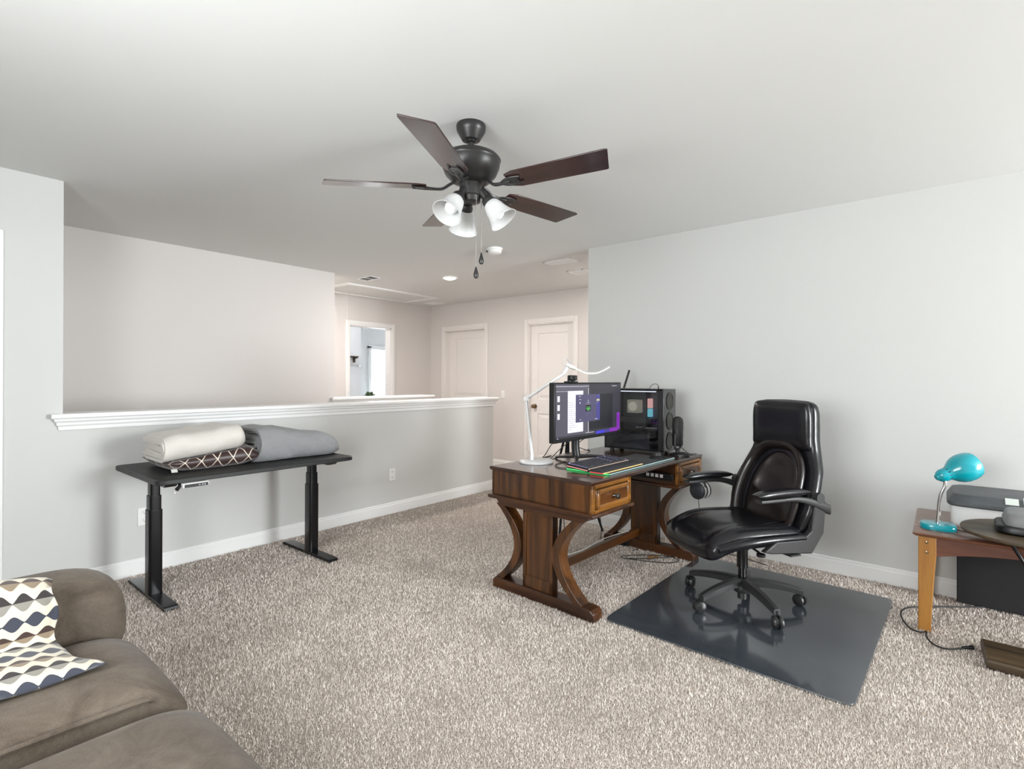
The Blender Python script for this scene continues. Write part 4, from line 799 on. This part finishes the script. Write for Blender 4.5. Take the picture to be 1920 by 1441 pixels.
# ------------------------------------------------------------ sofa and its patterned pillow
def fabric(name, c0, c1):
    m = bpy.data.materials.new(name); m.use_nodes = True; nt = m.node_tree; b = nt.nodes['Principled BSDF']; tc = nt.nodes.new('ShaderNodeTexCoord')
    n = nt.nodes.new('ShaderNodeTexNoise'); n.inputs['Scale'].default_value = 9; n.inputs['Detail'].default_value = 8; n.inputs['Roughness'].default_value = .7; n.inputs['Distortion'].default_value = .8; nt.links.new(tc.outputs['Object'], n.inputs['Vector'])
    n2 = nt.nodes.new('ShaderNodeTexNoise'); n2.inputs['Scale'].default_value = 340; n2.inputs['Detail'].default_value = 2; nt.links.new(tc.outputs['Object'], n2.inputs['Vector'])
    ma = nt.nodes.new('ShaderNodeMath'); ma.operation = 'MULTIPLY_ADD'; nt.links.new(n2.outputs[0], ma.inputs[0]); ma.inputs[1].default_value = .35; nt.links.new(n.outputs[0], ma.inputs[2])
    cr = nt.nodes.new('ShaderNodeValToRGB'); e = cr.color_ramp.elements; e[0].position = .48; e[1].position = .88; e[0].color = (*c0, 1); e[1].color = (*c1, 1)
    nt.links.new(ma.outputs[0], cr.inputs[0]); nt.links.new(cr.outputs[0], b.inputs['Base Color']); b.inputs['Roughness'].default_value = .9; b.inputs['Specular IOR Level'].default_value = .15; b.inputs['Sheen Weight'].default_value = .12; b.inputs['Sheen Roughness'].default_value = .35
    bp = nt.nodes.new('ShaderNodeBump'); bp.inputs['Strength'].default_value = .35; bp.inputs['Distance'].default_value = .004; nt.links.new(n2.outputs[0], bp.inputs['Height']); nt.links.new(bp.outputs[0], b.inputs['Normal']); return m
SOFA = fabric('taupe_microfibre', (.075, .058, .044), (.150, .124, .098))
sf = T('sofa', 'taupe brown microfibre sofa cut by the lower left frame corner', 'sofa', (0, 1.4, 0))
def cushion(y0, y1, z0, z1, x0, x1, name, crown=.03):
    rings = []; hy = (y1 - y0) / 2; cy = (y0 + y1) / 2
    for i in range(25):
        t = i / 24; x = x0 + (x1 - x0) * t; e = 1 if t < .80 else max(.02, 1 - ((t - .80) / .20) ** 2.6) ** .5
        zc = (z0 + z1) / 2; hh = (z1 - z0) / 2; ring = []
        for y, z in srect(0, 0, hy * (1 - .0 * (1 - e)), hh * e, 5.5, 44):
            ring.append((x, cy + y * (.97 + .03 * e), zc + z + (crown * (1 - (y / hy) ** 2) * e if z > 0 else 0) - .02 * t))
        rings.append(ring)
    c = M().loft(rings).out(name, SOFA, sf, sub=1, ang=180)
    w = M(); w.tube([(x0 + .1, y0 + .004, z1 - .014), (x1 - .20, y0 + .004, z1 - .03), (x1 - .10, y0 + .008, z1 - .046)], .006, 8, 5).out('welting', SOFA, c)
    return c
cushion(.155, .655, .27, .495, -.42, .555, 'seat_cushion', .022); cushion(-.62, .135, .25, .480, -.42, .575, 'seat_cushion', .022)
M().b2((-.45, -.65, .05), (.50, .90, .27)).out('frame', SOFA, sf, bevel=.03)
rings = []
for i in range(19):
    t = i / 18; x = -.45 + .99 * t; e = 1 if t < .80 else max(.04, 1 - ((t - .80) / .20) ** 2.4) ** .5; ring = []
    for y, z in srect(0, 0, .165 * (.72 + .28 * e), .165 * (.4 + .6 * e), 2.6, 36): ring.append((x, .80 + y,   .492 + z - .01 * t))
    rings.append(ring)
M().loft(rings).out('arm_roll', SOFA, sf, sub=1, ang=180); M().b2((-.45, .69, .04), (.50, .93, .46)).out('arm_body', SOFA, sf, bevel=.04, seg=4)
M().loft([[(x, y, z) for x, z in srect(-.52, .5, .13, .36, 4, 28)] for y in (-.65, .97)]).out('back', SOFA, sf, bevel=.03)
def ogee_mat():
    m = bpy.data.materials.new('ogee_print'); m.use_nodes = True; nt = m.node_tree; b = nt.nodes['Principled BSDF']
    uv = nt.nodes.new('ShaderNodeUVMap'); sx = nt.nodes.new('ShaderNodeSeparateXYZ'); nt.links.new(uv.outputs[0], sx.inputs[0])
    def mth(op, a, b2=None, c=None):
        n = nt.nodes.new('ShaderNodeMath'); n.operation = op
        for i, x in enumerate((a, b2, c)):
            if x is None: continue
            if isinstance(x, (int, float)): n.inputs[i].default_value = x
            else: nt.links.new(x, n.inputs[i])
        return n.outputs[0]
    def mix(fac, a, c):
        n = nt.nodes.new('ShaderNodeMix'); n.data_type = 'RGBA'; nt.links.new(fac, n.inputs[0])
        for i, x in ((6, a), (7, c)):
            if isinstance(x, tuple): n.inputs[i].default_value = (*x, 1)
            else: nt.links.new(x, n.inputs[i])
        return n.outputs[2]
    u, v = sx.outputs[0], sx.outputs[1]
    row = mth('FLOOR', v); fv = mth('SUBTRACT', mth('FRACT', v), .5); par = mth('MODULO', row, 2); uu = mth('ADD', u, mth('MULTIPLY', par, .5))
    co = mth('MULTIPLY_ADD', mth('COSINE', mth('MULTIPLY', uu, 2 * PI)), .5, .5); half = mth('MULTIPLY_ADD', mth('POWER', co, .7), .39, .03)
    inside = mth('LESS_THAN', mth('ABSOLUTE', fv), half); kind = mth('MODULO', row, 3); top = mth('LESS_THAN', fv, 0.0)
    k0 = mth('LESS_THAN', kind, .5); k1 = mth('LESS_THAN', kind, 1.5)
    navy = (.030, .034, .052); cA = mix(top, (.20, .15, .10), (.035, .016, .012)); cB = mix(top, (.20, .19, .165), (.022, .018, .018))
    c = mix(k1, cB, cA); c = mix(k0, c, navy); c = mix(inside, (.52, .48, .39), c); nt.links.new(c, b.inputs['Base Color']); b.inputs['Roughness'].default_value = .85; b.inputs['Sheen Weight'].default_value = .2; return m
def bent_pillow():
    N, K = 36, 40; prof = [(2.06, .668), (2.02, .684), (1.98, .676), (1.958, .645), (1.948, .60), (1.938, .56), (1.915, .533), (1.87, .523), (1.80, .519), (1.725, .512)]
    P = smooth_path([(y, z, 0) for y, z in prof], 5); L = [0]
    for i in range(1, len(P)): L.append(L[-1] + (P[i] - P[i - 1]).length)
    vs, fs, uv = [], [], []; n1 = len(P)
    for side in (0, 1):
        for i in range(N + 1):
            a = i / N
            for j in range(n1):
                t = L[j] / L[-1]; xr = .325 + (.065 * max(0, (t - .62) / .38) ** 1.2) - .05 * max(0, (.12 - t) / .12) ** 2 + .006 * math.sin(22 * t); xl = -.22; x = xl + (xr - xl) * a
                d = P[min(j + 1, n1 - 1)] - P[max(j - 1, 0)]; nrm = Vector((-d.y, d.x)) if False else Vector((d.y, -d.x)); nrm.normalize()
                edge = min(1, (1 - a) / .22) ** .5 * min(1, t / .08 + .15) ** .5 * min(1, (1 - t) / .18) ** .6
                bulge = (.028 * edge if side == 0 else -.03 * edge) + (.004 * math.sin(14 * a + 9 * t) if side == 0 else 0)
                vs.append((x, P[j].x + nrm.x * bulge * -1, P[j].y + nrm.y * bulge * -1 if True else 0)); uv.append(((x + .25) / .046, t * L[-1] / .046))
    C = (N + 1) * n1
    for i in range(N):
        for j in range(n1 - 1):
            p = i * n1 + j; q_ = (p, p + n1, p + n1 + 1, p + 1); fs.append(q_); fs.append(tuple(k + C for k in q_[::-1]))
    rim = [i * n1 for i in range(N + 1)] + [N * n1 + j for j in range(1, n1)] + [i * n1 + n1 - 1 for i in range(N - 1, -1, -1)]
    for a, b_ in zip(rim[:-1], rim[1:]): fs.append((a, b_, b_ + C, a + C))
    me = bpy.data.meshes.new('print_pillow'); me.from_pydata(vs, [], fs); ul = me.uv_layers.new(name='UVMap')
    for p in me.polygons:
        for li in p.loop_indices: ul.data[li].uv = uv[me.loops[li].vertex_index]
    bm = bmesh.new(); bm.from_mesh(me); bmesh.ops.remove_doubles(bm, verts=bm.verts, dist=.0002); bmesh.ops.recalc_face_normals(bm, faces=bm.faces); bm.to_mesh(me); bm.free()
    me.polygons.foreach_set('use_smooth', [True] * len(me.polygons)); me.materials.append(ogee_mat())
    o = bpy.data.objects.new('print_pillow', me); COL.objects.link(o); return tag(o, 'cream pillow with navy and brown ogee print slumped against the sofa arm', 'pillow')
bent_pillow()

# ------------------------------------------------------------ carpet pile (real tufts)
def pile():
    def rnd(n, x0, x1, y0, y1): return np.column_stack([RNG.uniform(x0, x1, n), RNG.uniform(y0, y1, n)])
    P = rnd(1500000, X0, 5.7, -.9, YL - .015); d = np.hypot(P[:, 0], P[:, 1])
    dens = np.clip(1.15 - .27 * (d - 1.0), .07, 1.0); keep = RNG.random(len(P)) < dens * .75
    keep &= (P[:, 0] < XR - .015) | (P[:, 1] > 2.46); keep &= (d < 6.5)
    keep &= ~((P[:, 0] < .48) & (P[:, 1] > .78) & (P[:, 1] < 2.3))
    q = P - np.array([3.095, .800]); a = R(1.9); qx = q[:, 0] * math.cos(a) - q[:, 1] * math.sin(a); qy = q[:, 0] * math.sin(a) + q[:, 1] * math.cos(a)
    keep &= ~((np.abs(qx) < .658) & (np.abs(qy) < .555))
    ca, sa = -YAW, 0; fw = P[:, 0] * f_.x + P[:, 1] * f_.y; rt = P[:, 0] * h_.x + P[:, 1] * h_.y
    keep &= (fw > .25) & (np.abs(rt) < fw * 1.35 + .5)
    P = P[keep]; d = d[keep]; n = len(P); s = np.clip(.55 + .22 * d, .75, 1.7)
    ang = RNG.uniform(0, 2 * PI, n); ln = RNG.uniform(.008, .014, n) * np.clip(s, .8, 1.2); lean = RNG.uniform(.1, .75, n); wd = RNG.uniform(.0014, .0027, n) * s; az = RNG.uniform(0, 2 * PI, n)
    V = np.zeros((n, 3, 3), np.float32)
    wx, wy = np.cos(ang) * wd, np.sin(ang) * wd
    V[:, 0, 0] = P[:, 0] - wx; V[:, 0, 1] = P[:, 1] - wy; V[:, 1, 0] = P[:, 0] + wx; V[:, 1, 1] = P[:, 1] + wy; V[:, 0, 2] = V[:, 1, 2] = -.004
    V[:, 2, 0] = P[:, 0] + np.cos(az) * ln * lean; V[:, 2, 1] = P[:, 1] + np.sin(az) * ln * lean; V[:, 2, 2] = ln * np.sqrt(1 - (lean * .8) ** 2)
    me = bpy.data.meshes.new('carpet_pile'); me.vertices.add(n * 3); me.vertices.foreach_set('co', V.ravel()); me.loops.add(n * 3); me.loops.foreach_set('vertex_index', np.arange(n * 3, dtype=np.int32))
    me.polygons.add(n); me.polygons.foreach_set('loop_start', np.arange(0, n * 3, 3, dtype=np.int32)); me.update(calc_edges=True)
    sh = np.repeat(np.clip(RNG.normal(.6, .24, n), 0, 1), 3).astype(np.float32); at = me.attributes.new('shade', 'FLOAT', 'POINT'); at.data.foreach_set('value', sh)
    m = bpy.data.materials.new('carpet_fibre'); m.use_nodes = True; nt = m.node_tree; b = nt.nodes['Principled BSDF']; A = nt.nodes.new('ShaderNodeAttribute'); A.attribute_name = 'shade'
    tc = nt.nodes.new('ShaderNodeTexCoord'); nz = nt.nodes.new('ShaderNodeTexNoise'); nz.inputs['Scale'].default_value = 3.2; nz.inputs['Detail'].default_value = 5; nt.links.new(tc.outputs['Object'], nz.inputs['Vector'])
    ma = nt.nodes.new('ShaderNodeMath'); ma.operation = 'MULTIPLY_ADD'; nt.links.new(nz.outputs[0], ma.inputs[0]); ma.inputs[1].default_value = .7; sb = nt.nodes.new('ShaderNodeMath'); sb.operation = 'SUBTRACT'; nt.links.new(A.outputs['Fac'], sb.inputs[0]); sb.inputs[1].default_value = .35; nt.links.new(sb.outputs[0], ma.inputs[2])
    cr = nt.nodes.new('ShaderNodeValToRGB'); e = cr.color_ramp.elements; e[0].position = .12; e[1].position = .95; e[0].color = (.38, .335, .30, 1); e[1].color = (.97, .91, .85, 1)
    nt.links.new(ma.outputs[0], cr.inputs[0]); nt.links.new(cr.outputs[0], b.inputs['Base Color']); b.inputs['Roughness'].default_value = .9; b.inputs['Specular IOR Level'].default_value = .1
    me.materials.append(m); o = bpy.data.objects.new('carpet_pile', me); COL.objects.link(o); o['kind'] = 'stuff'; tag(o, 'beige brown shag carpet pile covering the floor', 'carpet')
    print('tufts', n)
pile()
